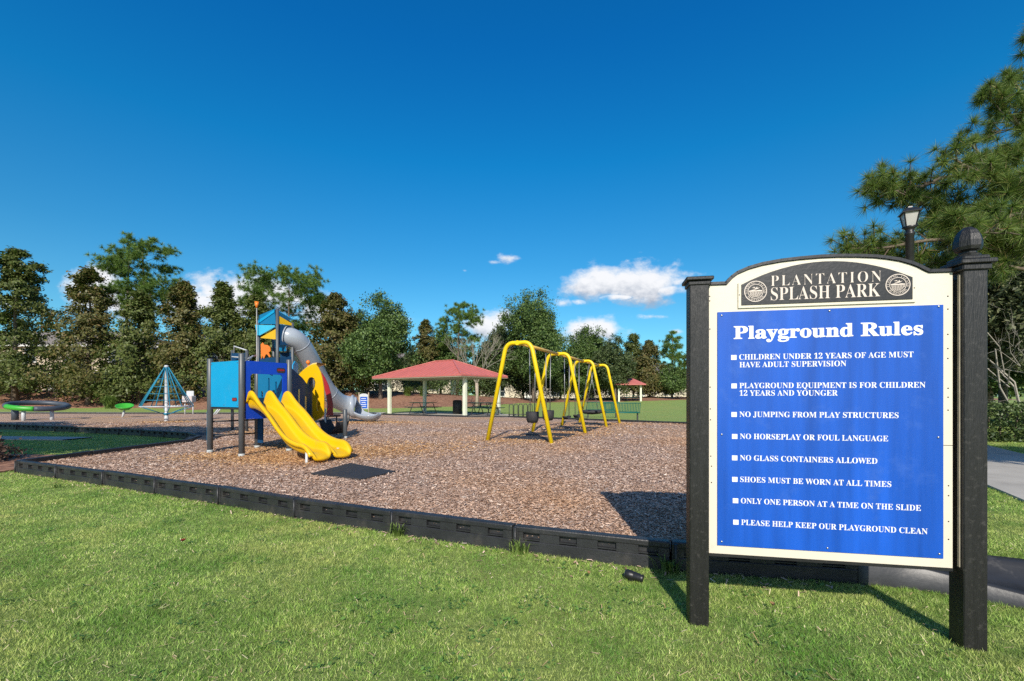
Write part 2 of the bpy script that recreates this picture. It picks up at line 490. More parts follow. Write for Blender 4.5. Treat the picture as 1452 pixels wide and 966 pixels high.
class MB:
    def __init__(self):
        self.bm = bmesh.new()

    def _add(self, b2, M4=None, smooth=False):
        if M4 is not None:
            b2.transform(M4)
        for f in b2.faces:
            f.smooth = smooth
        me = bpy.data.meshes.new('tmp')
        b2.to_mesh(me)
        b2.free()
        self.bm.from_mesh(me)
        bpy.data.meshes.remove(me)

    def box(self, c, s, rz=0.0, bev=0.0, M4=None, segs=1):
        b = bmesh.new()
        bmesh.ops.create_cube(b, size=1)
        b.transform(Matrix.Diagonal((*s, 1)))
        if bev:
            bmesh.ops.bevel(b, geom=b.edges[:], offset=bev, segments=segs, affect='EDGES', profile=0.5)
        T = Matrix.Translation(c) @ Matrix.Rotation(rz, 4, 'Z')
        self._add(b, (M4 @ T) if M4 is not None else T)
        return self

    def bar(self, p, q, w, h, bev=0.0):
        """Box of section w x h from p to q."""
        p, q = Vector(p), Vector(q)
        d = q - p
        rot = d.to_track_quat('X', 'Z').to_matrix().to_4x4()
        b = bmesh.new()
        bmesh.ops.create_cube(b, size=1)
        b.transform(Matrix.Diagonal((d.length, w, h, 1)))
        if bev:
            bmesh.ops.bevel(b, geom=b.edges[:], offset=bev, segments=1, affect='EDGES')
        self._add(b, Matrix.Translation((p + q) / 2) @ rot)
        return self

    def tube(self, pts, r, seg=10, cap=True, closed=False, smooth=True):
        pts = [Vector(p) for p in pts]
        n = len(pts)
        rs = r if isinstance(r, (list, tuple)) else [r] * n
        tang = []
        for i in range(n):
            a = pts[(i - 1) % n] if (i > 0 or closed) else pts[i]
            b = pts[(i + 1) % n] if (i < n - 1 or closed) else pts[i]
            t = b - a
            tang.append(t.normalized() if t.length > 1e-9 else Vector((0, 0, 1)))
        up = Vector((0, 0, 1)) if abs(tang[0].z) < 0.9 else Vector((1, 0, 0))
        nrm = (up - tang[0] * up.dot(tang[0])).normalized()
        rings = []
        for i in range(n):
            nrm = (nrm - tang[i] * nrm.dot(tang[i])).normalized()
            bi = tang[i].cross(nrm)
            rings.append([self.bm.verts.new(pts[i] + (nrm * math.cos(2 * math.pi * k / seg) + bi * math.sin(2 * math.pi * k / seg)) * rs[i]) for k in range(seg)])
        m = n if closed else n - 1
        for i in range(m):
            A, B_ = rings[i], rings[(i + 1) % n]
            for k in range(seg):
                f = self.bm.faces.new((A[k], A[(k + 1) % seg], B_[(k + 1) % seg], B_[k]))
                f.smooth = smooth
        if cap and not closed:
            self.bm.faces.new(list(reversed(rings[0])))
            self.bm.faces.new(rings[-1])
        return self

    def lathe(self, prof, c, seg=20, smooth=True, M4=None):
        """prof = [(r, z)...] about the vertical axis through c."""
        b = bmesh.new()
        rings = []
        for (r, z) in prof:
            if r < 1e-6:
                rings.append([b.verts.new((0, 0, z))])
            else:
                rings.append([b.verts.new((r * math.cos(2 * math.pi * k / seg), r * math.sin(2 * math.pi * k / seg), z)) for k in range(seg)])
        for A, B_ in zip(rings, rings[1:]):
            for k in range(seg):
                a0, a1 = A[k % len(A)], A[(k + 1) % len(A)]
                b0, b1 = B_[k % len(B_)], B_[(k + 1) % len(B_)]
                vs = []
                for v in (a0, a1, b1, b0):
                    if v not in vs:
                        vs.append(v)
                if len(vs) > 2:
                    b.faces.new(vs)
        if len(rings[0]) > 1:
            b.faces.new(list(reversed(rings[0])))
        if len(rings[-1]) > 1:
            b.faces.new(rings[-1])
        T = Matrix.Translation(c)
        if M4 is not None:
            T = T @ M4
        self._add(b, T, smooth)
        return self

    def prism(self, pts, M4, thick, holes=(), bev=0.0):
        """Flat outline (2-D points) in the local XY plane, from z=0 up to z=thick, placed with M4. holes = outlines cut out."""
        b = bmesh.new()

        def loop(ps):
            vs = [b.verts.new((x, y, 0)) for x, y in ps]
            return vs, [b.edges.new((vs[i], vs[(i + 1) % len(vs)])) for i in range(len(vs))]
        vo, eo = loop(pts)
        if holes:
            es = list(eo)
            for h in holes:
                es += loop(h)[1]
            bmesh.ops.triangle_fill(b, use_beauty=True, use_dissolve=False, edges=es)
        else:
            b.faces.new(vo)
        bmesh.ops.recalc_face_normals(b, faces=b.faces[:])
        if b.faces and b.faces[0].normal.z > 0:
            bmesh.ops.reverse_faces(b, faces=b.faces[:])
        ret = bmesh.ops.extrude_face_region(b, geom=b.faces[:])
        bmesh.ops.translate(b, verts=[v for v in ret['geom'] if isinstance(v, bmesh.types.BMVert)], vec=(0, 0, thick))
        bmesh.ops.recalc_face_normals(b, faces=b.faces[:])
        if bev:
            ed = [e for e in b.edges if len(e.link_faces) == 2 and e.calc_face_angle(0) > 1.0 and abs(e.verts[0].co.z - e.verts[1].co.z) < 1e-6]
            bmesh.ops.bevel(b, geom=ed, offset=bev, segments=1, affect='EDGES')
        self._add(b, M4)
        return self

    def quad(self, *ps):
        self.bm.faces.new([self.bm.verts.new(p) for p in ps])
        return self

    def build(self, name, m, parent=None, world_space=True):
        me = bpy.data.meshes.new(name)
        self.bm.to_mesh(me)
        self.bm.free()
        return link(name, me, m, parent, world_space)


def at(px, py, Y):
    """World point at distance Y along the view that a photograph pixel looks through (used for measuring where things stand)."""
    return Vector(((px - CX) / FPX * Y, Y, EYE + (HZ - py) / FPX * Y))


def ss(a, b, x):
    t = np.clip((np.asarray(x, dtype=float) - a) / (b - a), 0, 1)
    return t * t * (3 - 2 * t)


def bed_start(X):
    X = np.asarray(X, dtype=float)
    return 38 + 20 * ss(-14, 12, X) + 1.2 * np.sin(X * 0.31) + 0.7 * np.sin(X * 0.83 + 1)


def ground_z(X, Y):
    X = np.asarray(X, dtype=float)
    Y = np.asarray(Y, dtype=float)
    base = 0.5 * ss(24, 62, Y)
    berm = (1.5 - 1.15 * ss(-22, 6, X)) * ss(0, 9, Y - bed_start(X)) * (X < 200)
    right = 0.25 * ss(10, 22, X) * ss(6, 18, Y)
    return base + berm * (1 - ss(14, 22, X) * (1 - ss(40, 55, Y))) + right


def gz(x, y):
    return float(ground_z(x, y))


def catmull(pts, n=8):
    P = [Vector(p) for p in pts]
    P = [P[0] * 2 - P[1]] + P + [P[-1] * 2 - P[-2]]
    out = []
    for i in range(1, len(P) - 2):
        for k in range(n):
            t = k / n
            a, b, c, d = P[i - 1], P[i], P[i + 1], P[i + 2]
            out.append(0.5 * ((2 * b) + (c - a) * t + (2 * a - 5 * b + 4 * c - d) * t * t + (3 * b - a - 3 * c + d) * t ** 3))
    out.append(P[-2])
    return out


# ------------------------------------------------------------------ ground sheets
Z0 = 0.12                                        # level of the playground mulch


def lawn_sheet():
    xs = np.concatenate([np.linspace(-900, -95, 12), np.arange(-90, 90.1, 1.5), np.linspace(95, 900, 12)])
    ys = np.concatenate([np.linspace(-200, -12, 8), np.arange(-10, 90.1, 1.5), np.linspace(100, 1500, 14)])
    X, Y = np.meshgrid(xs, ys)
    Z = ground_z(X, Y)
    V = np.stack([X, Y, Z], -1).reshape(-1, 3)
    nx, ny = len(xs), len(ys)
    i = np.arange(nx * ny).reshape(ny, nx)
    Fc = np.stack([i[:-1, :-1], i[:-1, 1:], i[1:, 1:], i[1:, :-1]], -1).reshape(-1, 4)
    o = link('ground', np_mesh('ground', V, Fc, 4, True), M['lawn'])
    tag(o, kind='structure')


lawn_sheet()


def bed_sheet():
    xs = np.arange(-88, 70, 1.0)
    V = []
    k = 14
    for x in xs:
        s = float(bed_start(x)) + 0.4 * math.sin(x * 1.7)
        for j in range(k):
            y = s + 22 * j / (k - 1)
            V.append((x, y, gz(x, y) + (0.05 if j else -0.02)))
    i = np.arange(len(V)).reshape(len(xs), k)
    Fc = np.stack([i[:-1, :-1], i[1:, :-1], i[1:, 1:], i[:-1, 1:]], -1).reshape(-1, 4)
    tag(link('mulch_bed', np_mesh('mulch_bed', np.array(V), Fc, 4, True), M['bed']), kind='structure')


bed_sheet()

U = Vector((0.86, -0.51, 0)).normalized()
W = Vector((-U.y, U.x, 0))                       # (0.51, 0.86): the playground's two directions
FRONT = [(-8.1, 7.3), (-6.9, 6.78), (-5.72, 6.26), (-4.55, 5.72), (-3.38, 5.17), (-2.22, 4.60), (-1.09, 4.09), (.02, 3.62), (1.15, 3.22), (2.32, 3.0)]
LEFTRUN = [(-8.1, 7.3), (-8.05, 8.5), (-8.0, 9.7), (-7.95, 10.9), (-8.45, 12.0), (-9.4, 12.9), (-10.5, 13.45), (-11.6, 13.95), (-12.75, 14.45), (-13.9, 14.9), (-15.05, 15.35),
           (-16.2, 15.8), (-17.35, 16.25), (-18.5, 16.65), (-19.65, 17.05), (-20.8, 17.45), (-21.95, 17.85)]
FAR = [(-21.95, 17.85), (-34, 22), (-36, 29.0), (-10, 28.2), (-3.2, 24.4), (-0.2, 23.9), (7.3, 17.9)]
RIGHT = [(7.3, 17.9), (7.4, 10), (3.5, 3.4), (2.32, 3.0)]
POLY = [p for p in LEFTRUN] + FAR[1:] + RIGHT[1:-1] + list(reversed(FRONT))[:-1]


def in_poly(X, Y, poly):
    c = np.zeros(X.shape, bool)
    n = len(poly)
    for i in range(n):
        x1, y1 = poly[i]
        x2, y2 = poly[(i + 1) % n]
        cond = ((y1 > Y) != (y2 > Y)) & (X < (x2 - x1) * (Y - y1) / ((y2 - y1) or 1e-9) + x1)
        c ^= cond
    return c


def mulch_sheet():
    b = bmesh.new()
    vs = [b.verts.new((x, y, Z0)) for x, y in POLY]
    b.faces.new(vs)
    bmesh.ops.triangulate(b, faces=b.faces[:])
    bmesh.ops.recalc_face_normals(b, faces=b.faces[:])
    if b.faces[:][0].normal.z < 0:
        bmesh.ops.reverse_faces(b, faces=b.faces[:])
    me = bpy.data.meshes.new('mulch_ground')
    b.to_mesh(me)
    b.free()
    tag(link('mulch_ground', me, M['mulch']), kind='structure')


mulch_sheet()


def strip(name, pts, w, z, m, thick=0.05):
    """A path: a thin slab along a polyline."""
    mb = MB()
    P = [Vector((x, y, 0)) for x, y in pts]
    L, Rr = [], []
    for i, p in enumerate(P):
        d = (P[min(i + 1, len(P) - 1)] - P[max(i - 1, 0)]).normalized()
        nn = Vector((-d.y, d.x, 0))
        a, b = p + nn * w / 2, p - nn * w / 2
        a.z = gz(a.x, a.y) + z
        b.z = gz(b.x, b.y) + z
        L.append(a)
        Rr.append(b)
    for i in range(len(P) - 1):
        mb.quad(L[i], Rr[i], Rr[i + 1], L[i + 1])
        dz = Vector((0, 0, thick))
        mb.quad(L[i] - dz, L[i], L[i + 1] - Vector((0, 0, 0)), L[i + 1] - dz)
        mb.quad(Rr[i], Rr[i] - dz, Rr[i + 1] - dz, Rr[i + 1])
    return tag(mb.build(name, m), kind='structure')


pth = [tuple((Vector((7.05, 4.99, 0)) + W * t)[:2]) for t in np.arange(-6, 32, 2.0)]
strip('path', pth, 2.0, 0.03, M['concrete'])
strip('path', [(8.3, 18.0), (4.2, 21.4), (0.6, 24.4), (-0.4, 25.4)], 1.1, 0.03, M['concrete'])
strip('path', [(-34, 14.6), (-24, 14.0), (-17, 13.35), (-12.6, 12.9)], 0.8, 0.03, M['concrete'])
strip('path', [(-42, 32.2), (-24, 31.4), (-9, 31.6)], 1.2, 0.03, M['concrete'])


# ------------------------------------------------------------------ grass blades and wood chips
def scatter_blades():
    rng = np.random.default_rng(3)
    Vs = []
    bands = [(1.1, 3.0, 20000, 1.0), (3.0, 4.5, 11500, 1.25), (4.5, 6.5, 6500, 1.6), (6.5, 9.5, 3000, 2.2), (9.5, 15.5, 900, 3.2)]
    cnt = 0
    for (y0, y1, dens, sc) in bands:
        x0, x1 = -1.22 * y1 - 1.5, 1.22 * y1 + 1.5
        n = int((x1 - x0) * (y1 - y0) * dens)
        X = rng.uniform(x0, x1, n)
        Y = rng.uniform(y0, y1, n)
        k = (np.abs(X) < 1.22 * Y + 1.5) & ~in_poly(X, Y, [(x, y - 0.0) for x, y in POLY])
        # keep clear of the concrete path
        dx, dy = X - 7.05, Y - 4.99
        k &= np.abs(dx * U.x + dy * U.y) > 1.0
        k &= ~((np.abs(Y - (12.9 - (X + 12.6) * 0.07)) < 0.42) & (X < -12.4))
        X, Y = X[k], Y[k]
        n = len(X)
        lump = 0.75 + 0.35 * np.sin(X * 3.1 + np.sin(Y * 2.3) * 2) * np.sin(Y * 3.7 + np.sin(X * 1.9) * 2) + .35 * np.sin(X * 23 + np.sin(Y * 17) * 2) * np.sin(Y * 26 + np.sin(X * 13) * 2)
        H = rng.uniform(0.006, 0.028, n) * (0.55 + 0.65 * lump) * (1 + 0.15 * (sc - 1))
        wd = rng.uniform(0.0024, 0.0046, n) * sc
        ang = rng.uniform(0, 2 * np.pi, n)
        lean = rng.uniform(0.2, 1.3, n) * H
        la = rng.uniform(0, 2 * np.pi, n)
        Z = ground_z(X, Y) - 0.003
        bx, by = np.cos(ang) * wd / 2, np.sin(ang) * wd / 2
        v0 = np.stack([X - bx, Y - by, Z], -1)
        v1 = np.stack([X + bx, Y + by, Z], -1)
        v2 = np.stack([X + np.cos(la) * lean, Y + np.sin(la) * lean, Z + H], -1)
        Vs.append(np.stack([v0, v1, v2], 1).reshape(-1, 3))
        cnt += n
    V = np.concatenate(Vs)
    Fc = np.arange(len(V)).reshape(-1, 3)
    tag(link('grass', np_mesh('grass', V, Fc, 3), M['blade']), 'short mown green grass of the front lawn', 'grass', kind='stuff')


scatter_blades()


def lawn_litter():
    rng = np.random.default_rng(12)
    # dry clippings lying flat in the grass
    n = 2600
    Y = rng.uniform(1.5, 7.0, n)
    X = rng.uniform(-1.2, 1.2, n) * Y
    k = ~in_poly(X, Y, POLY)
    X, Y = X[k], Y[k]
    n = len(X)
    a = rng.uniform(0, 2 * np.pi, n)
    L = rng.uniform(.012, .045, n)
    w = rng.uniform(.0018, .004, n) * (1 + Y * .15)
    c = np.stack([X, Y, .014 + rng.uniform(0, .012, n)], -1)
    t = np.stack([np.cos(a), np.sin(a), rng.normal(0, .3, n)], -1) * (L / 2)[:, None]
    b = np.stack([-np.sin(a), np.cos(a), np.zeros(n)], -1) * (w / 2)[:, None]
    V1 = np.stack([c - t - b, c + t - b, c + t + b, c - t + b], 1).reshape(-1, 3)
    m = leaf_mat('dry_clippings', [(0, (.30, .21, .10)), (.6, (.55, .43, .22)), (1, (.74, .64, .40))], .8, 0, spec=.2)
    tag(link('dry_clippings', np_mesh('dry_clippings', V1, np.arange(len(V1)).reshape(-1, 4), 4), m), 'dry straw coloured clippings scattered over the front lawn', 'clippings', kind='stuff')
    # coarse darker clumps of broad-leaved lawn weeds
    Vs = []
    for q in range(150):
        y = 1.7 + 4.5 * rng.uniform() ** 1.3
        x = rng.uniform(-1.15, 1.15) * y
        if in_poly(np.array([x]), np.array([y]), POLY)[0]:
            continue
        nb = rng.integers(9, 26)
        cx, cy = rng.normal(x, .045, nb), rng.normal(y, .035, nb)
        a = rng.uniform(0, 2 * np.pi, nb)
        L = rng.uniform(.014, .032, nb)
        w = L * rng.uniform(.35, .6, nb)
        c = np.stack([cx, cy, rng.uniform(.016, .034, nb)], -1)
        t = np.stack([np.cos(a), np.sin(a), rng.normal(.1, .3, nb)], -1) * (L / 2)[:, None]
        b = np.stack([-np.sin(a), np.cos(a), rng.normal(0, .3, nb)], -1) * (w / 2)[:, None]
        Vs.append(np.stack([c - t, c - b, c + t, c + b], 1).reshape(-1, 3))
    V2 = np.concatenate(Vs)
    m = leaf_mat('lawn_weed_leaves', [(0, (.06, .14, .025)), (1, (.16, .30, .06))], .5, .2)
    tag(link('lawn_weeds', np_mesh('lawn_weeds', V2, np.arange(len(V2)).reshape(-1, 4), 4), m), 'small broad leaved weeds growing through the front lawn', 'weeds', kind='stuff')


lawn_litter()


def scatter_chips():
    rng = np.random.default_rng(8)
    Vs = []
    for (y0, y1, dens, sc) in [(3.0, 5.5, 4600, 1.0), (5.5, 8, 2500, 1.2), (8, 12, 900, 1.5), (12, 19, 240, 2.0)]:
        x0, x1 = -1.2 * y1, 8.5
        n = int((x1 - x0) * (y1 - y0) * dens)
        X = rng.uniform(x0, x1, n)
        Y = rng.uniform(y0, y1, n)
        k = in_poly(X, Y, POLY) & (np.abs(X) < 1.2 * Y)
        X, Y = X[k], Y[k]
        n = len(X)
        L = rng.uniform(0.016, 0.048, n) * sc ** .6
        w = rng.uniform(0.006, 0.013, n) * sc
        a = rng.uniform(0, 2 * np.pi, n)
        tx, ty, tz = np.cos(a), np.sin(a), rng.normal(0, 0.20, n)
        bz = rng.normal(0, 0.32, n)
        c = np.stack([X, Y, Z0 + 0.004 + rng.uniform(0, 0.016, n)], -1)
        t = np.stack([tx, ty, tz], -1) * (L / 2)[:, None]
        b = np.stack([-ty, tx, bz], -1) * (w / 2)[:, None]
        Vs.append(np.stack([c - t - b, c + t - b * .6, c + t + b, c - t + b * .8], 1).reshape(-1, 3))
    # a few spilled over the border onto the lawn
    P = np.array(FRONT)
    n = 420
    i = rng.integers(0, len(P) - 1, n)
    f = rng.uniform(0, 1, n)
    Q = P[i] * (1 - f)[:, None] + P[i + 1] * f[:, None]
    X, Y = Q[:, 0] - .01, Q[:, 1] - .06 - np.abs(rng.normal(0, .13, n))
    a = rng.uniform(0, 2 * np.pi, n)
    L = rng.uniform(.015, .05, n)
    w = rng.uniform(.006, .013, n)
    c = np.stack([X, Y, rng.uniform(.01, .024, n)], -1)
    t = np.stack([np.cos(a), np.sin(a), rng.normal(0, .25, n)], -1) * (L / 2)[:, None]
    b = np.stack([-np.sin(a), np.cos(a), rng.normal(0, .25, n)], -1) * (w / 2)[:, None]
    Vs.append(np.stack([c - t - b, c + t - b * .6, c + t + b, c - t + b * .8], 1).reshape(-1, 3))
    V = np.concatenate(Vs)
    Fc = np.arange(len(V)).reshape(-1, 4)
    tag(link('wood_chips', np_mesh('wood_chips', V, Fc, 4), M['chip']), 'loose tan and grey wood chips over the playground', 'wood chips', kind='stuff')


scatter_chips()


def fresh_chips():
    rng = np.random.default_rng(18)
    Vs = []
    for (x, y, r, n) in [(-4.1, 7.9, .9, 5200), (-3.0, 8.9, 1.1, 4200), (-4.8, 9.6, 1.0, 3000), (-2.2, 9.8, 1.3, 2600), (-6.0, 19.0, 1.4, 2200), (1.5, 13.2, 1.2, 2200), (2.6, 16.0, 1.1, 1600), (.3, 11.3, 1.0, 1800),
                         (-5.6, 8.2, .6, 1500), (-15, 19.4, 1.2, 1200), (4.2, 18.0, 1.0, 900), (-7.5, 14, 1.6, 2000)]:
        X = rng.normal(x, r * .7, n)
        Y = rng.normal(y, r * .5, n)
        k = in_poly(X, Y, POLY)
        X, Y = X[k], Y[k]
        n = len(X)
        sc = np.clip(Y / 7, 1, 2.2)
        L = rng.uniform(.018, .05, n) * sc ** .6
        w = rng.uniform(.006, .013, n) * sc
        a = rng.uniform(0, 2 * np.pi, n)
        c = np.stack([X, Y, Z0 + .012 + rng.uniform(0, .018, n)], -1)
        t = np.stack([np.cos(a), np.sin(a), rng.normal(0, .2, n)], -1) * (L / 2)[:, None]
        b = np.stack([-np.sin(a), np.cos(a), rng.normal(0, .32, n)], -1) * (w / 2)[:, None]
        Vs.append(np.stack([c - t - b, c + t - b * .6, c + t + b, c - t + b * .8], 1).reshape(-1, 3))
    V = np.concatenate(Vs)
    m = leaf_mat('fresh_wood_chips', [(0, (.30, .16, .07)), (.4, (.56, .31, .13)), (.8, (.72, .44, .20)), (1, (.80, .58, .36))], 0.8, 0.0, spec=.25)
    tag(link('fresh_wood_chips', np_mesh('fresh_wood_chips', V, np.arange(len(V)).reshape(-1, 4), 4), m), 'scuffed up fresh orange wood chips round the play equipment', 'wood chips', kind='stuff')


fresh_chips()

# ------------------------------------------------------------------ the notice board
SA = Vector((0.98181, -0.18986, 0))
SN = Vector((-0.18986, -0.98181, 0))             # towards the camera
SO = Vector((0.972, 2.43, 0))


def SM(t, z, out):
    """Matrix: local x along the board, local y up, local z out of the board (out = distance in front of the board's face)."""
    o = SO - SN * 0.04 + SA * t + SN * out
    Mx = Matrix.Identity(4)
    Mx.col[0] = (*SA, 0)
    Mx.col[1] = (0, 0, 1, 0)
    Mx.col[2] = (*SN, 0)
    Mx.col[3] = (o.x, o.y, z, 1)
    return Mx


def math_bold(s):
    r = ''
    for ch in s:
        if 'A' <= ch <= 'Z':
            r += chr(0x1D400 + ord(ch) - 65)
        elif 'a' <= ch <= 'z':
            r += chr(0x1D41A + ord(ch) - 97)
        elif '0' <= ch <= '9':
            r += chr(0x1D7CE + ord(ch) - 48)
        else:
            r += ch
    return r


def text_bm(s, off=0.0, space=1.0, ext=0.004):
    c = bpy.data.curves.new('t', 'FONT')
    c.body = math_bold(s)
    c.size = 1
    c.offset = off
    c.space_character = space
    c.extrude = ext
    c.resolution_u = 3
    o = bpy.data.objects.new('t', c)
    col.objects.link(o)
    dg = bpy.context.evaluated_depsgraph_get()
    me = bpy.data.meshes.new_from_object(o.evaluated_get(dg))
    bpy.data.objects.remove(o)
    bpy.data.curves.remove(c)
    return me


def add_text(bm, s, t0, t1, base, cap, out, off=0.0, space=1.0):
    me = text_bm(s, off, space)
    n = len(me.vertices)
    co = np.empty(n * 3, np.float32)
    me.vertices.foreach_get('co', co)
    co = co.reshape(-1, 3)
    x0, x1 = co[:, 0].min(), co[:, 0].max()
    co[:, 0] = (co[:, 0] - x0) / (x1 - x0) * (t1 - t0)
    co[:, 1] *= cap / 0.676
    co[:, 2] *= 0.25
    me.vertices.foreach_set('co', co.ravel())
    me.transform(SM(t0, base, out))
    bm.from_mesh(me)
    bpy.data.meshes.remove(me)


def arc_text(bm, s, ct, cz, rad, a0, a1, size, out, flip=False):
    """Letters set round a circle, centred angles a0..a1 (degrees, clockwise from the left when not flip)."""
    n = len(s)
    for i, ch in enumerate(s):
        if ch == ' ':
            continue
        me = text_bm(ch, -0.01)
        co = np.empty(len(me.vertices) * 3, np.float32)
        me.vertices.foreach_get('co', co)
        co = co.reshape(-1, 3)
        co[:, 0] -= (co[:, 0].min() + co[:, 0].max()) / 2
        co[:, 1] -= 0.33
        co *= size / 0.676
        co[:, 2] *= 0.25
        a = R(a0 + (a1 - a0) * (i + .5) / n)
        rot = a - math.pi / 2 if not flip else a + math.pi / 2
        c_, s_ = math.cos(rot), math.sin(rot)
        x = co[:, 0] * c_ - co[:, 1] * s_ + math.cos(a) * rad
        y = co[:, 0] * s_ + co[:, 1] * c_ + math.sin(a) * rad
        co[:, 0], co[:, 1] = x, y
        me.vertices.foreach_set('co', co.ravel())
        me.transform(SM(ct, cz, out))
        bm.from_mesh(me)
        bpy.data.meshes.remove(me)


def disc_pts(r, n=32, cx=0, cy=0, sy=1.0):
    return [(cx + r * math.cos(2 * math.pi * k / n), cy + sy * r * math.sin(2 * math.pi * k / n)) for k in range(n)]


def notice_board():
    root = empty('notice_board', (SO + SA * 0.69), 'large cream and blue playground rules notice board on two black posts', 'sign')
    # posts
    for (t, kind) in ((0.05, 'flat'), (1.327, 'finial')):
        c = SO + SA * t - SN * 0.05
        ang = math.atan2(SA.y, SA.x)
        top = 1.862 if kind == 'flat' else 1.89
        mb = MB()
        mb.box((c.x, c.y, top / 2 - 0.1), (0.1, 0.1, top + 0.2), ang, 0.004)
        pst = mb.build('post', M['black_post'], root)
        cb = MB()
        if kind == 'flat':
            cb.box((c.x, c.y, top + 0.006), (0.114, 0.114, 0.022), ang, 0.003)
            cb.box((c.x, c.y, top + 0.028), (0.142, 0.142, 0.020), ang, 0.004)
            cb.build('post_cap', M['black_post'], pst)
        else:
            cb.box((c.x, c.y, top - 0.005), (0.122, 0.122, 0.03), ang, 0.004)
            cb.box((c.x, c.y, top + 0.020), (0.150, 0.150, 0.022), ang, 0.004)
            cb.box((c.x, c.y, top + 0.042), (0.115, 0.115, 0.022), ang, 0.006)
            cb.build('post_cap', M['black_post'], pst)
            fb = MB()
            fb.lathe([(.048, 0), (.050, .012), (.034, .020), (.034, .028), (.050, .036), (.0555, .052), (.0555, .080), (.049, .110), (.036, .135), (.016, .152), (0, .156)],
                     (c.x, c.y, top + 0.052), seg=8, smooth=False, M4=Matrix.Rotation(ang + 0.39, 4, 'Z'))
            fb.build('finial', M['black_post'], pst)
    # board
    top_line = [(0.104, 1.861), (0.199, 1.860), (0.206, 1.869), (0.228, 1.894), (0.2547, 1.9148), (0.31, 1.938), (0.3782, 1.9555), (0.47, 1.9685), (0.5608, 1.9750), (0.66, 1.9785), (0.7382, 1.9775),
                (0.83, 1.9720), (0.9105, 1.9640), (0.97, 1.953), (1.0217, 1.9405), (1.07, 1.922), (1.0999, 1.9075), (1.13, 1.888), (1.152, 1.875), (1.257, 1.873)]
    low = 0.385
    outl = [(0.104, low), (1.257, low)] + [(t, z) for t, z in reversed(top_line)]
    mb = MB()
    mb.prism(outl, SM(0, 0, -0.03), 0.03, bev=0.002)
    brd = mb.build('board', M['cream'], root)
    mb = MB()                                     # dark backing, reaching into the right post
    mb.box((0, 0, 0), (1.172, 1.46, 0.02), M4=SM(0.102 + 0.586, 1.115, -0.043))
    mb.build('backing_board', M['black_trim'], root)
    mb = MB()
    for (a, b) in zip(top_line, top_line[1:]):
        A0, A1 = Vector((*a, 0)), Vector((*b, 0))
        nn = Vector((-(A1 - A0).y, (A1 - A0).x, 0)).normalized() * 0.015
        mb.prism([(A0.x, A0.y), (A1.x, A1.y), (A1.x + nn.x, A1.y + nn.y), (A0.x + nn.x, A0.y + nn.y)], SM(0, 0.0015, -0.045), 0.055)
    MB().box((0, 0, 0), (1.15, 0.012, 0.04), M4=SM(0.68, low - 0.0075, -0.016)).build('bottom_trim', M['black_trim'], root)
    mb.build('trim', M['black_trim'], root)
    MB().box((0, 0, 0), (0.05, 0.0025, 0.001), M4=SM(1.232, 1.003, 0.0005)).build('crack', M['black_trim'], brd)
    for (t, z) in [(1.235, 1.753), (1.235, 1.688), (1.235, 1.561), (1.235, 1.49), (1.235, 1.44), (1.236, 1.29), (1.236, 1.245), (1.236, 1.18), (1.238, .80), (1.238, .75), (1.238, .62), (1.238, .53),
                   (0.112, 1.80), (0.112, 1.775), (0.113, 1.62), (0.114, 1.30), (0.115, 1.18), (0.116, 1.12), (.117, .92), (.121, .865), (.121, .775)]:
        MB().prism(disc_pts(.0036, 10), SM(t, z, -0.001), 0.0016).build('screw', M['black_trim'], brd)
    MB().box((0, 0, 0), (.006, 1.455, .012), M4=SM(1.2735, 1.128, .014)).build('batten', mat('weathered_tan_wood', (.34, .29, .21), .7, .2, 12), root)
    # the blue sheet
    mb = MB()
    mb.box((0, 0, 0), (1.0635, 1.2785, 0.004), bev=0.001, M4=SM(0.6817, 1.0715, 0.003))
    sheet = mb.build('rules_panel', M['sign_blue'], root)
    b = MB()
    add_text(b.bm, 'Playground Rules', .2326, 1.1241, 1.5625, .0665, 0.0056, off=0.016)
    L = [('CHILDREN UNDER 12 YEARS OF AGE MUST', .2604, 1.0813, 1.4485), ('HAVE ADULT SUPERVISION', .2618, .7776, 1.4068), ('PLAYGROUND EQUIPMENT IS FOR CHILDREN', .2618, 1.134, 1.2935),
         ('12 YEARS AND YOUNGER', .2618, .7382, 1.2532), ('NO JUMPING FROM PLAY STRUCTURES', .2618, 1.0154, 1.138), ('NO HORSEPLAY OR FOUL LANGUAGE', .2647, .9689, 1.0185),
         ('NO GLASS CONTAINERS ALLOWED', .2647, .9201, .9017), ('SHOES MUST BE WORN AT ALL TIMES', .2654, .9829, .7848), ('ONLY ONE PERSON AT A TIME ON THE SLIDE', .2689, 1.1145, .669),
         ('PLEASE HELP KEEP OUR PLAYGROUND CLEAN', .2707, 1.1433, .552)]
    for s, a, c, z in L:
        add_text(b.bm, s, a, c, z, .0285, 0.0056, off=-0.002)
    for i, (s, a, c, z) in enumerate(L):
        if i not in (1, 3):
            b.box((0, 0, 0), (0.0275, 0.0265, 0.0015), M4=SM(a - 0.0268, z + 0.0125, 0.0055))
    b.build('lettering', M['sign_white'], sheet)
    mb = MB()
    for (t, z) in [(.172, 1.692), (.70, 1.698), (1.192, 1.702), (.172, 1.041), (1.19, 1.043), (.172, .455), (.69, .453), (1.195, .456)]:
        MB().lathe([(.0052, 0), (.0048, .003), (.002, .0042), (0, .0044)], (0, 0, 0), 12, M4=SM(t, z, 0.005)).build('bolt', M['steel'], sheet)
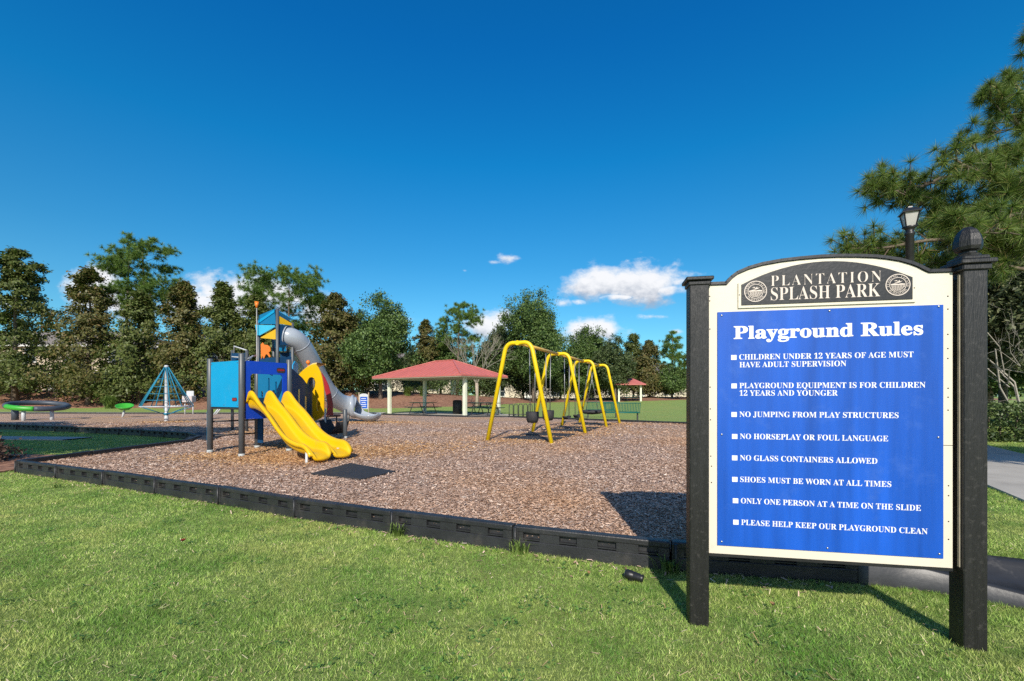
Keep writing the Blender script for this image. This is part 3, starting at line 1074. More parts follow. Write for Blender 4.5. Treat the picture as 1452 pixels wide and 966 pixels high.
    # the name plate
    def plate(o, lift):
        pts = [(0.2547 + o, 1.727 + o), (1.0906 - o, 1.727 + o), (1.0906 - o, 1.8635 - o * .6)]
        for k in range(1, 16):
            f = k / 16
            t = 1.0906 - o - f * (1.0906 - .2547 - 2 * o)
            pts.append((t, 1.8635 - o * .6 + (0.1035) * (1 - (2 * f - 1) ** 2)))
        pts.append((0.2547 + o, 1.8635 - o * .6))
        return pts
    mb = MB()
    mb.prism(plate(0, 0), SM(0, 0, 0.0005), 0.008, bev=0.002)
    np_o = mb.build('name_plate', M['cream'], root)
    mb = MB()
    mb.prism(plate(0.0155, 0), SM(0, 0, 0.008), 0.004, bev=0.001)
    mb.build('plate_face', M['black_trim'], np_o)
    b = MB()
    add_text(b.bm, 'PLANTATION', .4152, .9345, 1.839, .0555, 0.0130, off=-0.014, space=1.25)
    add_text(b.bm, 'SPLASH PARK', .4152, .9297, 1.7625, .068, 0.0130, off=-0.008)
    for t in (.2615, 1.0835):
        MB().lathe([(.003, 0), (.0025, .002), (0, .003)], (0, 0, 0), 8, M4=SM(t, 1.80, 0.009)).build('screw', M['black_trim'], np_o)
    b.build('lettering', M['sign_tan'], np_o)
    for (ct, cz, rr) in ((.340, 1.8145, .0565), (1.0080, 1.8180, .0555)):
        b = MB()
        ring = lambda ra, rb, o, h: b.prism(disc_pts(ra, 40), SM(ct, cz, o), h, holes=[disc_pts(rb, 40)])
        ring(rr, rr * .93, .0122, .0022)
        ring(rr * .69, rr * .645, .0122, .0022)
        # water, trees, bird and wavelets inside the ring
        b.prism([(-.60 * rr, -.02 * rr), (.60 * rr, -.02 * rr), (.58 * rr, .08 * rr), (.3 * rr, .13 * rr), (.05 * rr, .08 * rr), (-.25 * rr, .14 * rr), (-.58 * rr, .07 * rr)], SM(ct, cz, .0122), .002)
        b.prism([(-.30 * rr, .20 * rr), (-.02 * rr, .26 * rr), (.14 * rr, .44 * rr), (.16 * rr, .30 * rr), (.40 * rr, .36 * rr), (.18 * rr, .22 * rr), (-.02 * rr, .17 * rr)], SM(ct, cz, .0122), .002)
        b.prism([(-.34 * rr, .36 * rr), (-.12 * rr, .34 * rr), (.04 * rr, .28 * rr), (-.10 * rr, .43 * rr)], SM(ct, cz, .0122), .002)
        for yy, ww in ((-.10, .58), (-.20, .56), (-.30, .50), (-.40, .43), (-.50, .30)):
            for k in range(-2, 3):
                b.box((0, 0, 0), (ww * .34 * rr, .055 * rr, .002), M4=SM(ct + k * ww * .40 * rr + .03 * rr * (1 if yy > -.25 else -1), cz + yy * rr, .0132))
        arc_text(b.bm, 'FLEMING ISLAND', ct, cz, rr * .81, 195, -15, rr * .17, .0132)
        arc_text(b.bm, 'PLANTATION', ct, cz, rr * .81, 213, 327, rr * .17, .0132, flip=True)
        b.build('emblem', M['sign_tan'], np_o)


notice_board()


# ------------------------------------------------------------------ playground border
def border_mesh(length):
    mb = MB()
    h, t = 0.205, 0.09
    hl = length / 2 - 0.006
    mb.box((0, 0.018, h / 2 - 0.03), (2 * hl, t - 0.036, h + 0.06 - 0.01), bev=0.003)
    mb.box((0, -0.012, 0.022), (2 * hl - 0.004, t - 0.02, 0.145), bev=0.006)
    mb.box((0, -0.006, 0.1815), (2 * hl, t - 0.006, 0.047), bev=0.010, segs=2)
    n = 4
    step = (2 * hl) / n
    pk = step * 0.46
    for k in range(n + 1):
        x0 = -hl + (k - 0.5) * step + pk / 2
        x1 = -hl + (k + 0.5) * step - pk / 2
        x0, x1 = max(x0, -hl + .002), min(x1, hl - .002)
        mb.box(((x0 + x1) / 2, -0.011, 0.127), (x1 - x0, t - 0.022, 0.064), bev=0.002)
    for k in range(n):                            # sloped sill inside each pocket
        x = -hl + (k + 0.5) * step
        mb.box((x, -0.028, 0.108), (pk + 0.004, 0.03, 0.008), M4=Matrix.Identity(4))
    for s in (-1,):
        mb.tube([(s * (hl - 0.02), -0.060, -0.05), (s * (hl - 0.02), -0.060, 0.198)], 0.011, 8)
        mb.box((s * (hl - 0.02), -0.045, 0.11), (0.05, 0.02, 0.17), bev=0.004)
    return mb


ORD = ['first', 'second', 'third', 'fourth', 'fifth', 'sixth', 'seventh', 'eighth', 'ninth', 'tenth', 'eleventh', 'twelfth', 'thirteenth', 'fourteenth', 'fifteenth', 'sixteenth', 'seventeenth']
BORDER = {}


def border_run(pts, label, flip=False):
    for i, (a, b) in enumerate(zip(pts, pts[1:])):
        A_, B_ = Vector((*a, 0)), Vector((*b, 0))
        if flip:
            A_, B_ = B_, A_
        d = B_ - A_
        key = 'm'
        if key not in BORDER:
            o = border_mesh(1.26).build('border_timber', M['curb'])
            BORDER[key] = o
        else:
            o = BORDER[key].copy()
            col.objects.link(o)
        o.location = (A_ + B_) / 2
        o.rotation_euler = (0, 0, math.atan2(d.y, d.x))
        o.scale = (d.length / 1.26, 1, 1)
        o.location.z = random.uniform(-.006, .004)
        o.rotation_euler = (random.uniform(-.03, .03), random.uniform(-.004, .004), o.rotation_euler.z + random.uniform(-.008, .008))
        tag(o, label(i), 'border', 'black plastic border timbers round the mulch')


border_run(FRONT, lambda i: f'black pocketed border timber along the front lawn, {ORD[i]} from the left corner')
border_run(LEFTRUN, lambda i: f'black border timber beside the shaded grass wedge, {ORD[i]} back from the front left corner', flip=True)
far_a = [(7.3, 17.9)]
dv = (Vector((-0.2, 23.9)) - Vector((7.3, 17.9)))
nseg = 8
far_a = [tuple(Vector((7.3, 17.9)) + dv * k / nseg) for k in range(nseg + 1)]
border_run(far_a, lambda i: f'black border timber at the far mulch edge before the benches, {ORD[i]} from the sign')
far_b = [(-0.2, 23.9), (-1.4, 24.02), (-2.4, 24.1), (-3.2, 24.4), (-4.25, 24.98), (-5.3, 25.57), (-6.35, 26.15), (-7.4, 26.75), (-8.5, 27.36), (-10, 28.2)]
border_run(far_b, lambda i: f'black border timber in front of the red roofed pavilion, {ORD[i]} from its right post')
far_c = [(-10 - 1.3 * k, 28.2 + 0.04 * k) for k in range(21)]
BN = ['just left of the pavilion', 'right behind the tube slide foot', 'behind the grey tube slide', 'behind the tube slide bend', 'behind the red fin', 'behind the yellow fin', 'behind the navy slotted panel',
      'behind the blue arch', 'behind the blue arch stile', 'behind the front charcoal post', 'behind the cyan panel', 'behind the outer charcoal post', 'behind the pale play table', 'right of the rope pyramid',
      'behind the rope pyramid pole', 'left of the rope pyramid', 'between pyramid and green seat', 'behind the green bucket seat', 'left of the green bucket seat', 'behind the ring spinner', 'left of the ring spinner']
border_run(far_c, lambda i: 'thin black border timber at the far mulch edge ' + BN[i])
right_run = [(3.5, 3.4), (4.25, 4.67), (5.0, 5.94), (5.72, 7.15), (6.45, 8.4), (7.15, 9.6), (7.38, 10.9), (7.37, 12.2), (7.35, 13.5), (7.34, 14.8), (7.32, 16.3), (7.3, 17.9)]
border_run(right_run, lambda i: f'black border timber behind the rules board along the right mulch edge, {ORD[i]} from the ramp')


def ramp_piece():
    secs = []
    ptsA = catmull([(2.30, 2.95, 0), (2.62, 2.86, 0), (2.90, 2.68, 0), (3.25, 2.42, 0), (3.7, 2.1, 0)], 5)
    n = len(ptsA)
    V, Fc = [], []
    for i, p in enumerate(ptsA):
        f = i / (n - 1)
        d = (ptsA[min(i + 1, n - 1)] - ptsA[max(i - 1, 0)]).normalized()
        nn = Vector((-d.y, d.x, 0))
        fh = 0.195 - 0.115 * min(1, f * 1.6)
        dep = 0.08 + 0.26 * min(1, f * 1.6)
        prof = [(0, -0.04), (0, fh - .008), (.01, fh), (.035, fh + .010), (.05, fh - .006), (dep * .5, fh * .5 + .1025 - .022), (dep - .07, .176), (dep - .055, .199), (dep - .02, .206), (dep + .03, .206), (dep + .05, .198), (dep + .05, -0.04)]
        for (o, z) in prof:
            q = p + nn * o
            V.append((q.x, q.y, z))
    k = len(prof)
    for i in range(n - 1):
        for j in range(k - 1):
            Fc.append((i * k + j, (i + 1) * k + j, (i + 1) * k + j + 1, i * k + j + 1))
    me = np_mesh('access_ramp', np.array(V), np.array(Fc), 4, False)
    b = bmesh.new()
    b.from_mesh(me)
    b.faces.new([b.verts[i] for i in range(k)][::-1]) if not b.verts.ensure_lookup_table() else None
    b.to_mesh(me)
    b.free()
    tag(link('access_ramp', me, M['ramp']), 'smooth black plastic access ramp curving away below the rules board', 'ramp')


ramp_piece()


# ------------------------------------------------------------------ small things on the front lawn
def tuft(px, py, n, h, label, seed):
    rng = np.random.default_rng(seed)
    p = at(px, py, EYE * FPX / (py - HZ))
    p.y -= .09
    h *= 0.95
    V, Fc = [], []
    for k in range(n):
        a = rng.uniform(0, 2 * np.pi)
        L = h * rng.uniform(.5, 1.1)
        out = rng.uniform(.3, 1.1) * L
        wv = 0.004
        b = np.array([p.x + rng.normal(0, .035), p.y + rng.normal(0, .015) - 0.01, 0])
        side = np.array([-math.sin(a), math.cos(a), 0]) * wv
        mid = b + np.array([math.cos(a) * out * .4, math.sin(a) * out * .4, L * .65])
        tip = b + np.array([math.cos(a) * out, math.sin(a) * out, L * rng.uniform(.55, 1)])
        i0 = len(V)
        V += [b - side, b + side, mid + side * .8, mid - side * .8, tip - side * .1, tip + side * .1]
        Fc += [(i0, i0 + 1, i0 + 2, i0 + 3), (i0 + 3, i0 + 2, i0 + 5, i0 + 4)]
    o = link('weed_tuft', np_mesh('weed_tuft', np.array(V), np.array(Fc), 4), M['weed'])
    tag(o, label, 'weed', 'weeds growing along the border')


tuft(568, 756, 55, .16, 'loose green weed tuft at a border joint below the yellow slide', 1)
tuft(738, 780, 60, .15, 'green weed tuft against the border timber near the picture middle', 2)
tuft(727, 758, 26, .17, 'upright thin weed growing over the border top, left of a bushier tuft', 22)
tuft(942, 806, 55, .17, 'shaded weed tuft beside the left black sign post', 3)
tuft(318, 711, 40, .18, 'small weed tuft at the border below the charcoal play posts', 4)
tuft(92, 690, 26, .10, 'tiny weed at the left end of the front border', 5)


def ground_spot():
    p = at(898, 824, EYE * FPX / (824 - HZ))
    r = empty('ground_spotlight', (p.x, p.y, 0), 'small black ground spotlight lying in the grass left of the sign post', 'spotlight', rz=-0.5)
    mb = MB()
    T = Matrix.Rotation(R(97), 4, 'Y')
    mb.lathe([(.028, 0), (.031, .004), (.031, .045), (.027, .05), (.029, .055), (.024, .10), (.026, .112), (.02, .118), (0, .118)], (-.05, 0, .042), 14, M4=T)
    mb.build('housing', M['black_trim'], r, False)
    mb = MB()
    mb.lathe([(.026, 0), (.026, .004), (0, .006)], (-.052, 0, .042), 14, M4=Matrix.Rotation(R(-83), 4, 'Y'))
    mb.build('lens', M['pane'], r, False)
    mb = MB()
    mb.box((-.01, 0, .012), (.03, .05, .006), bev=.001)
    mb.tube([(-.01, 0, -.03), (-.01, 0, .02)], .008, 6)
    mb.build('stake', M['black_trim'], r, False)


ground_spot()


def dead_leaf(px, py, label, s=.03, m='red_leaf'):
    p = at(px, py, EYE * FPX / (py - HZ))
    mb = MB()
    pts = [(0, -1), (.45, -.5), (.6, .1), (.3, .7), (0, 1.1), (-.35, .6), (-.6, .05), (-.4, -.6)]
    c = mb.bm.verts.new((p.x, p.y, .036))
    vs = [mb.bm.verts.new((p.x + x * s, p.y + y * s, .05 + .012 * abs(x))) for x, y in pts]
    for i in range(len(vs)):
        mb.bm.faces.new((c, vs[i], vs[(i + 1) % len(vs)]))
    tag(mb.build('fallen_leaf', M[m]), label, 'leaf')


dead_leaf(260, 774, 'dark red fallen leaf on the lit front lawn')
dead_leaf(1095, 868, 'small dry fallen leaf in the sign shadow on the lawn', .022, 'dry_leaf')
dead_leaf(835, 822, 'dry fallen leaf left of the small black spotlight', .022, 'dry_leaf')


# ------------------------------------------------------------------ play structure
C0 = Vector((-5.05, 8.3, Z0))


def V3(p, z):
    return Vector((p.x, p.y, Z0 + z))


def plane_matrix(A_, B_, off=0.0):
    """Local x from A_ to B_ (horizontal), local y up, z = horizontal normal; origin A_ at world z = 0."""
    d = (B_ - A_)
    d.z = 0
    d.normalize()
    nrm = Vector((d.y, -d.x, 0))
    Mx = Matrix.Identity(4)
    Mx.col[0] = (*d, 0)
    Mx.col[1] = (0, 0, 1, 0)
    Mx.col[2] = (*nrm, 0)
    o = A_ + nrm * off
    Mx.col[3] = (o.x, o.y, 0, 1)
    return Mx, d, nrm


def trace(A_, B_, pix):
    """Outline measured off the photograph, on the vertical plane through A_ and B_: (metres along, height)."""
    Mx, d, nrm = plane_matrix(A_, B_)
    out = []
    for (px, py) in pix:
        ray = Vector(((px - CX) / FPX, 1, (HZ - py) / FPX))
        s = (A_.x * nrm.x + A_.y * nrm.y) / (ray.x * nrm.x + ray.y * nrm.y)
        q = ray * s
        out.append(((q.x - A_.x) * d.x + (q.y - A_.y) * d.y, EYE + q.z))
    return out


def rrect(x0, y0, x1, y1, r=0.03, n=4):
    pts = []
    for (cx, cy, a) in ((x1 - r, y1 - r, 0), (x0 + r, y1 - r, 90), (x0 + r, y0 + r, 180), (x1 - r, y0 + r, 270)):
        for k in range(n + 1):
            t = R(a + 90 * k / n)
            pts.append((cx + r * math.cos(t), cy + r * math.sin(t)))
    return pts


def play_structure():
    root = empty('play_structure', C0, 'blue play structure with yellow double slide, tower and grey tube slide', 'playground')
    P1, P2, P3, P4 = C0, C0 - U * 1.15, C0 + W * .94, C0 - U * 1.15 + W * .94
    D45 = (W - U).normalized()
    P5 = P3 + D45 * 2.3

    def post(p, h, r=.053, name='post'):
        mb = MB()
        mb.lathe([(r, -.3), (r, h - .012), (r * .8, h), (0, h + .004)], (p.x, p.y, Z0), 16)
        o = mb.build(name, M['play_post'], root)
        mb = MB()
        mb.lathe([(r + .004, -.05), (r + .004, .055), (r, .06)], (p.x, p.y, Z0), 16)
        mb.build('post_sleeve', M['foot_cap'], o)
    for p, h in ((P1, 1.93), (P2, 1.88), (P3, 1.88), (P4, 1.88), (P5, 1.62)):
        post(p, h)
    post(Vector((-4.47, 11.9, 0)), .78)
    # deck
    mb = MB()
    c = (P1 + P2 + P3 + P4) / 4
    ang = math.atan2(U.y, U.x)
    mb.box((c.x, c.y, Z0 + .90), (1.08, .93, .05), ang, .006)
    mb.build('deck', M['dark_steel'], root)
    # cyan front panel
    Mx, d, nn = plane_matrix(P2, P1)
    mb = MB()
    mb.prism(rrect(.07, .92 + Z0, 1.08, 1.80 + Z0, .02), Mx, .02, bev=.003)
    pan = mb.build('front_panel', M['cyan'], root)
    mb = MB()
    for x in (.11, .57, 1.04):
        for z in (.96, 1.76):
            if not (x == .57 and z > 1.5):
                MB().lathe([(.011, 0), (.009, .006), (0, .008)], (0, 0, 0), 8, M4=Mx @ Matrix.Translation((x, z + Z0, .02))).build('bolt', M['play_post'], pan)
    mb = MB()
    mb.prism(rrect(.86, 1.035 + Z0, 1.03, 1.105 + Z0, .03), Mx @ Matrix.Translation((0, 0, .02)), .006)
    b = mb.build('badge', M['dark_steel'], pan)
    mb = MB()
    mb.prism(rrect(.875, 1.05 + Z0, 1.015, 1.09 + Z0, .015), Mx @ Matrix.Translation((0, 0, .0262)), .002)
    mb.build('badge_face', M['red'], pan)
    # arch panel over the slide
    Mx, d, nn = plane_matrix(P1, P3)
    mb = MB()
    mb.prism(rrect(.06, .70 + Z0, .88, 1.80 + Z0, .02), Mx, .022, holes=[[(.15, .98 + Z0), (.79, .98 + Z0), (.79, 1.52 + Z0), (.75, 1.56 + Z0), (.19, 1.56 + Z0), (.15, 1.52 + Z0)]])
    pan = mb.build('arch_panel', M['royal'], root)
    mb = MB()
    mb.prism(rrect(.66, 1.60 + Z0, .84, 1.70 + Z0, .04), Mx @ Matrix.Translation((0, 0, .022)), .006)
    mb.build('badge', M['dark_steel'], pan)
    mb = MB()
    mb.prism(rrect(.68, 1.635 + Z0, .82, 1.67 + Z0, .015), Mx @ Matrix.Translation((0, 0, .0282)), .002)
    mb.build('badge_face', M['red'], pan)
    # back panel with slots
    Mx, d, nn = plane_matrix(P4, P3)
    holes = [rrect(.18, 1.10 + Z0, .25, 1.24 + Z0, .03), rrect(.44, 1.16 + Z0, .50, 1.52 + Z0, .03), rrect(.70, 1.05 + Z0, .76, 1.44 + Z0, .03), rrect(.95, 1.20 + Z0, 1.02, 1.44 + Z0, .03)]
    mb = MB()
    mb.prism(rrect(.06, .92 + Z0, 1.09, 1.76 + Z0, .02), Mx, .02, holes=holes)
    mb.build('back_panel', M['mid_blue'], root)
    mb = MB()
    mb.prism([(.30, 1.68 + Z0), (.62, 1.58 + Z0), (.62, 1.63 + Z0), (.34, 1.72 + Z0)], Mx @ Matrix.Translation((0, 0, .021)), .03)
    mb.build('climb_hold', M['royal'], root)
    # left side: lattice of pale play bits seen between the post and stile
    mb = MB()
    for k in range(5):
        z = 1.0 + k * .13 + Z0
        q = P4 + W * .10 - U * .05
        mb.tube([(q.x - .05 + .1 * (k % 2), q.y, z), (q.x + .06 - .1 * (k % 2), q.y, z + .13)], .018, 6)
    mb.build('climbing_links', M['white_steel'], root)
    # bars below the deck, edge-on board, stub legs
    for z in (.62, .33):
        mb = MB()
        mb.tube([V3(P2, z), V3(P4, z)], .016, 8)
        mb.build('rail', M['dark_steel'], root)
    vd = Vector((P2.x, P2.y, 0)).normalized()
    mb = MB()
    q = P2 - U * .075 + vd * .18
    mb.box((q.x, q.y, Z0 + .50), (.045, .34, .66), math.atan2(vd.y, vd.x) - math.pi / 2, .01)
    mb.build('seat_board', M['cyan'], root)
    mb = MB()
    q = (P4 + P3) / 2 - U * .50
    Mx, d, nn = plane_matrix(P4, P3)
    mb.prism(rrect(.0, .12 + Z0, .24, .86 + Z0, .02), Mx, .02)
    mb.build('lower_panel', M['navy'], root)
    mb = MB()
    for dx in (0, .05):
        a = at(303 + dx * 60, 588, 10.5)
        mb.tube([a, a + Vector((.12, .1, .22))], .016, 6)
    mb.build('step_bars', M['white_steel'], root)

    # double slide
    ns, nw = 70, 57
    wide = .80
    V = []

    def prof_z(s):
        if s < .12:
            return .955
        x = (s - .12) / 1.48
        if x < 1:
            return .955 - .735 * (x - 0.10 * math.sin(2 * math.pi * x))
        return .22 - .015 * (s - 1.60) / .35

    for i in range(ns):
        f = i / (ns - 1)
        s = f * 1.98
        zc = prof_z(s)
        wall = .13 + .16 * math.exp(-((s - .16) / .20) ** 2) if s > .03 else .10 + .1 * s / .03
        endf = max(0, (s - 1.70) / .28)
        wall *= (1 - .55 * endf ** 2)
        lip = -.10 * endf ** 3
        for j in range(nw):
            g = j / (nw - 1)
            w_ = (g - .5) * wide
            # three rails with rounded tops at the two edges and the middle
            d_ = min(abs(w_ + wide / 2 - .035), abs(w_), abs(w_ - wide / 2 + .035))
            hgt = wall * math.exp(-(d_ / .058) ** 4 * .9) + .0
            if j in (0, nw - 1):
                hgt *= .55
            bow = .02 * math.cos((g * 2 % 1 - .5) * math.pi)
            V.append(C0 + U * (.03 + s + .07 * endf * (1 - (abs((g * 2) % 1 - .5) * 2) ** 2)) + W * (.44 + w_ * (.96 + .16 * f)) + Vector((0, 0, zc + hgt + lip - bow)))
    Fc = []
    for i in range(ns - 1):
        for j in range(nw - 1):
            a = i * nw + j
            Fc.append((a, a + nw, a + nw + 1, a + 1))
    me = np_mesh('slide', np.array([tuple(v) for v in V]), np.array(Fc), 4, True)
    sl = link('double_slide', me, M['yellow'], root)
    md = sl.modifiers.new('shell', 'SOLIDIFY')
    md.thickness = .05
    md.offset = -1
    for w_ in (.10, .72):
        q = C0 + U * 1.80 + W * w_
        MB().tube([(q.x, q.y, Z0 - .2), (q.x, q.y, Z0 + .20)], .024, 8).build('slide_foot', M['white_steel'], root)

    # slotted navy wall leading back, with yellow slots
    Mx, d, nn = plane_matrix(P3, P5)
    Lw = 2.3
    slots = [rrect(.72, .86 + Z0, .82, 1.28 + Z0, .04), rrect(1.45, .74 + Z0, 1.56, 1.12 + Z0, .04)]
    mb = MB()
    mb.prism([(.07, .30 + Z0), (Lw - .06, .15 + Z0), (Lw - .06, 1.30 + Z0), (1.2, 1.55 + Z0), (.07, 1.72 + Z0)], Mx, .025, holes=slots)
    wall = mb.build('slotted_panel', M['navy'], root)
    mb = MB()
    for s in slots:
        xs = [p[0] for p in s]
        zs = [p[1] for p in s]
        mb.prism(rrect(min(xs) - .01, min(zs) - .01, max(xs) + .01, max(zs) + .01, .04), Mx @ Matrix.Translation((0, 0, .0255)), .012)
    mb.build('slot_insert', M['pale_yellow'], wall)
    mb = MB()
    mb.prism([(.5, 1.50 + Z0), (1.0, 1.45 + Z0), (1.0, 1.86 + Z0), (.7, 1.90 + Z0), (.5, 1.80 + Z0)], Mx @ Matrix.Translation((0, 0, -.05)), .02)
    mb.build('window_panel', M['cyan'], root)
    mb = MB()
    Mb, d2, n2 = plane_matrix(P4 + D45 * 1.1 - U * .1, P4 + D45 * 1.1 + U * .8)
    mb.prism(rrect(.0, 1.0 + Z0, .85, 1.9 + Z0, .05), Mb, .025)
    mb.build('bridge_panel', M['navy'], root)

    # yellow and red climbing fins
    FA, FB = Vector((-5.6, 11.15, 0)), Vector((-4.4, 10.85, 0))
    fz = lambda pts: [(420 + x / 6.9, 480 + y / 6.9) for x, y in pts]
    fin = fz([(14, 378), (60, 325), (110, 285), (155, 258), (195, 250), (222, 285), (246, 335), (264, 410), (276, 490), (279, 600), (277, 745), (250, 778), (185, 808), (168, 770), (164, 640), (168, 520), (190, 475), (196, 430), (185, 392), (160, 378),
              (135, 385), (120, 410), (108, 458)])
    hole = fz([(205, 640), (212, 590), (222, 570), (235, 590), (240, 640), (235, 690), (220, 712), (208, 695)])
    Mx, d, nn = plane_matrix(FA, FB)
    mb = MB()
    mb.prism(trace(FA, FB, fin), Mx, .03, holes=[trace(FA, FB, hole)], bev=0)
    fn = mb.build('yellow_fin', M['yellow'], root)
    off = -.42
    mb = MB()
    mb.prism(trace(FA, FB, fin), Mx @ Matrix.Translation((-.34, .0, off)), .03)
    mb.build('rear_fin', M['yellow'], root)
    mb = MB()
    tl = trace(FA, FB, fz([(14, 378), (60, 325), (110, 285), (155, 258), (195, 250)]))
    for a, b in zip(tl, tl[1:]):
        A_ = Mx @ Vector((a[0], a[1], -.02))
        B_ = Mx @ Vector((b[0], b[1], -.02))
        C_ = Mx @ Vector((b[0], b[1], off + .05))
        D_ = Mx @ Vector((a[0], a[1], off + .05))
        up = Vector((0, 0, .035))
        mb.quad(A_ + up, B_ + up, C_ + up, D_ + up)
        mb.quad(D_, C_, B_, A_)
        mb.quad(A_, B_, B_ + up, A_ + up)
        mb.quad(D_ + up, C_ + up, C_, D_)
    mb.build('fin_bridge', M['pale_yellow'], root)
    red = fz([(240, 320), (285, 385), (320, 460), (345, 550), (360, 640), (362, 750), (300, 750), (312, 650), (300, 560), (272, 450), (255, 400)])
    GA, GB = Vector((-5.9, 12.75, 0)), Vector((-4.9, 12.5, 0))
    My, d, nn = plane_matrix(GA, GB)
    mb = MB()
    mb.prism(trace(GA, GB, red), My, .03)
    mb.build('red_fin', M['red'], root)
    mb = MB()
    q = at(437, 514, 12.2)
    mb.lathe([(0, -.06), (.035, -.05), (.06, 0), (.035, .05), (0, .06)], q, 12)
    mb.tube([q + Vector((0, 0, -.4)), q], .015, 6)
    mb.build('red_knob', M['orange'], root)
    mb = MB()
    q = at(470, 590, 13.0)
    mb.lathe([(.24, -.02), (.26, 0), (.26, .03), (.24, .04), (0, .045)], q, 20)
    dsk = mb.build('stepping_disc', M['brown_disc'], root)
    mb = MB()
    for dx in (-.15, .15):
        mb.tube([(q.x + dx, q.y, Z0 - .1), (q.x + dx, q.y, q.z)], .02, 6)
    mb.build('leg', M['dark_steel'], dsk)
    mb = MB()
    q = at(461, 609, 9.0)
    a = at(461, 580, 11.9)
    mb.tube([(a.x, a.y, Z0 - .1), (a.x, a.y, a.z)], .026, 8)
    mb.build('white_pole', M['white_steel'], root)
    # sagging rubber hammock
    A_, B_ = V3(Vector((a.x, a.y, 0)), .50), V3(Vector((-4.52, 11.9, 0)), .45)
    V, Fc = [], []
    for i in range(13):
        f = i / 12
        p = A_.lerp(B_, f) - Vector((0, 0, .34 * (1 - (2 * f - 1) ** 2)))
        for j in range(5):
            V.append(p + W * (j - 2) * .14 * (1 - .35 * abs(2 * f - 1)))
    for i in range(12):
        for j in range(4):
            k = i * 5 + j
            Fc.append((k, k + 5, k + 6, k + 1))
    o = link('hammock', np_mesh('hammock', np.array([tuple(v) for v in V]), np.array(Fc), 4, True), M['rubber'], root)
    md = o.modifiers.new('shell', 'SOLIDIFY')
    md.thickness = .015

    # tower
    TL, TF, TR = at(366.5, 562, 16.55), at(393.3, 562, 16.0), at(414.7, 562, 16.5)
    TB = TL + TR - TF
    for p, top in ((TL, 455), (TF, 438), (TR, 458), (TB, 455)):
        z = at(0, top, p.y).z
        mb = MB()
        mb.lathe([(.055, -.4), (.055, z - Z0), (0, z - Z0 + .02)], (p.x, p.y, Z0), 12)
        mb.build('tower_post', M['play_post'], root)
    q = at(364, 562, 16.3)
    mb = MB()
    mb.tube([(q.x, q.y, Z0), (q.x, q.y, at(0, 432, 16.3).z)], .016, 8)
    fp = mb.build('flag_pole', mat('grey_pole', (.36, .36, .36), .4), root)
    mb = MB()
    zt = at(0, 433, 16.3).z
    mb.lathe([(.03, -.10), (.055, .0), (.075, .13), (.04, .07), (0, .06)], (q.x, q.y, zt), 8)
    mb.build('pole_top', M['orange'], fp)
    mb = MB()
    c = (TL + TR) / 2
    mb.prism([(p.x, p.y) for p in (TL, TF, TR, TB)], Matrix.Translation((0, 0, 2.35)), .06)
    mb.build('tower_deck', M['dark_steel'], root)

    def tp(name, A_, B_, pix, m, th=.025, off=0.0, parent=root):
        Mx, d, nn = plane_matrix(A_, B_)
        mb = MB()
        mb.prism(trace(A_, B_, pix), Mx @ Matrix.Translation((0, 0, off)), th)
        return mb.build(name, m, parent)
    tp('roof_panel', TL, TF, [(368, 447.5), (389.5, 438.5), (392, 460), (368, 460)], M['mid_blue'])
    tp('roof_trim', TL, TF, [(367.6, 455), (390, 440), (390.4, 443.5), (368, 459)], M['cyan'], .02, .027)
    tp('roof_apron', TL, TF, [(365, 461.2), (392.5, 461.8), (392.5, 464.5), (372, 476), (367.6, 476)], M['cyan_pale'], .03, .06)
    tp('gable', TL, TF, [(371, 478), (393, 466), (393, 481.5), (370, 479.5)], M['yellow'], .02, .0)
    tp('wall_panel', TL, TF, [(376, 481), (393, 481.5), (393, 497), (384, 497), (376, 490)], M['mid_blue'], .02, -.35)
    tp('orange_figure', TL, TF, [(371.5, 489), (374, 486), (376, 489), (381, 489.5), (384.5, 493), (385.2, 498), (382.5, 500.5), (385, 506), (383.8, 507), (380.4, 502.5), (378.5, 503), (376, 509), (374, 504.5), (372.2, 509.8), (371.8, 500)], M['orange'], .02, .03)
    tp('rail_panel', TL, TF, [(368, 508), (392, 507), (392, 530), (368, 530)], M['navy'], .02, .0)
    tp('rail_panel', TF, TR, [(394.5, 507), (414, 506.5), (414, 530), (394.5, 531)], M['navy'], .02, .0)
    tp('roof_panel', TF, TR, [(393.6, 447.3), (414.7, 459.7), (414.7, 462), (394, 459)], M['yellow'])
    o = tp('entry_panel', TF, TR, [(394.5, 460), (414, 463), (414, 490), (394.5, 489)], M['navy'], .025, -.02)
    tp('tower_panel', TB, TR, [(398, 500), (413, 500), (413, 527), (398, 527)], M['navy'], .02)
    mb = MB()
    zr = at(0, 455, 16.8).z
    ap = (TL + TR) / 2
    top = Vector((ap.x, ap.y, at(0, 441, 16.8).z))
    for a, b in ((TL, TB), (TB, TR)):
        mb.prism([(0, 0), (1, 0), (0, .001)], Matrix.Translation((0, 0, -50)), .001) if False else None
        A_, B_ = Vector((a.x, a.y, zr)), Vector((b.x, b.y, zr))
        mb.bm.faces.new([mb.bm.verts.new(v) for v in (A_, B_, top)])
    rp = mb.build('roof_panel', M['mid_blue'], root)
    md = rp.modifiers.new('shell', 'SOLIDIFY')
    md.thickness = .03
    # climbing frame left of the tower
    for (px, Y) in ((329.5, 14.6), (350, 14.2)):
        q = at(px, 562, Y)
        MB().tube([(q.x, q.y, Z0 - .2), (q.x, q.y, at(0, 497, Y).z)], .045, 10).build('climber_post', M['play_post'], root)
    tp('climber_panel', at(328, 562, 14.6), at(351, 562, 14.2), [(328.5, 501), (350, 501), (350, 512), (328.5, 512)], M['navy'])
    mb = MB()
    w_ = lambda px, py, Y: at(px, py, Y)
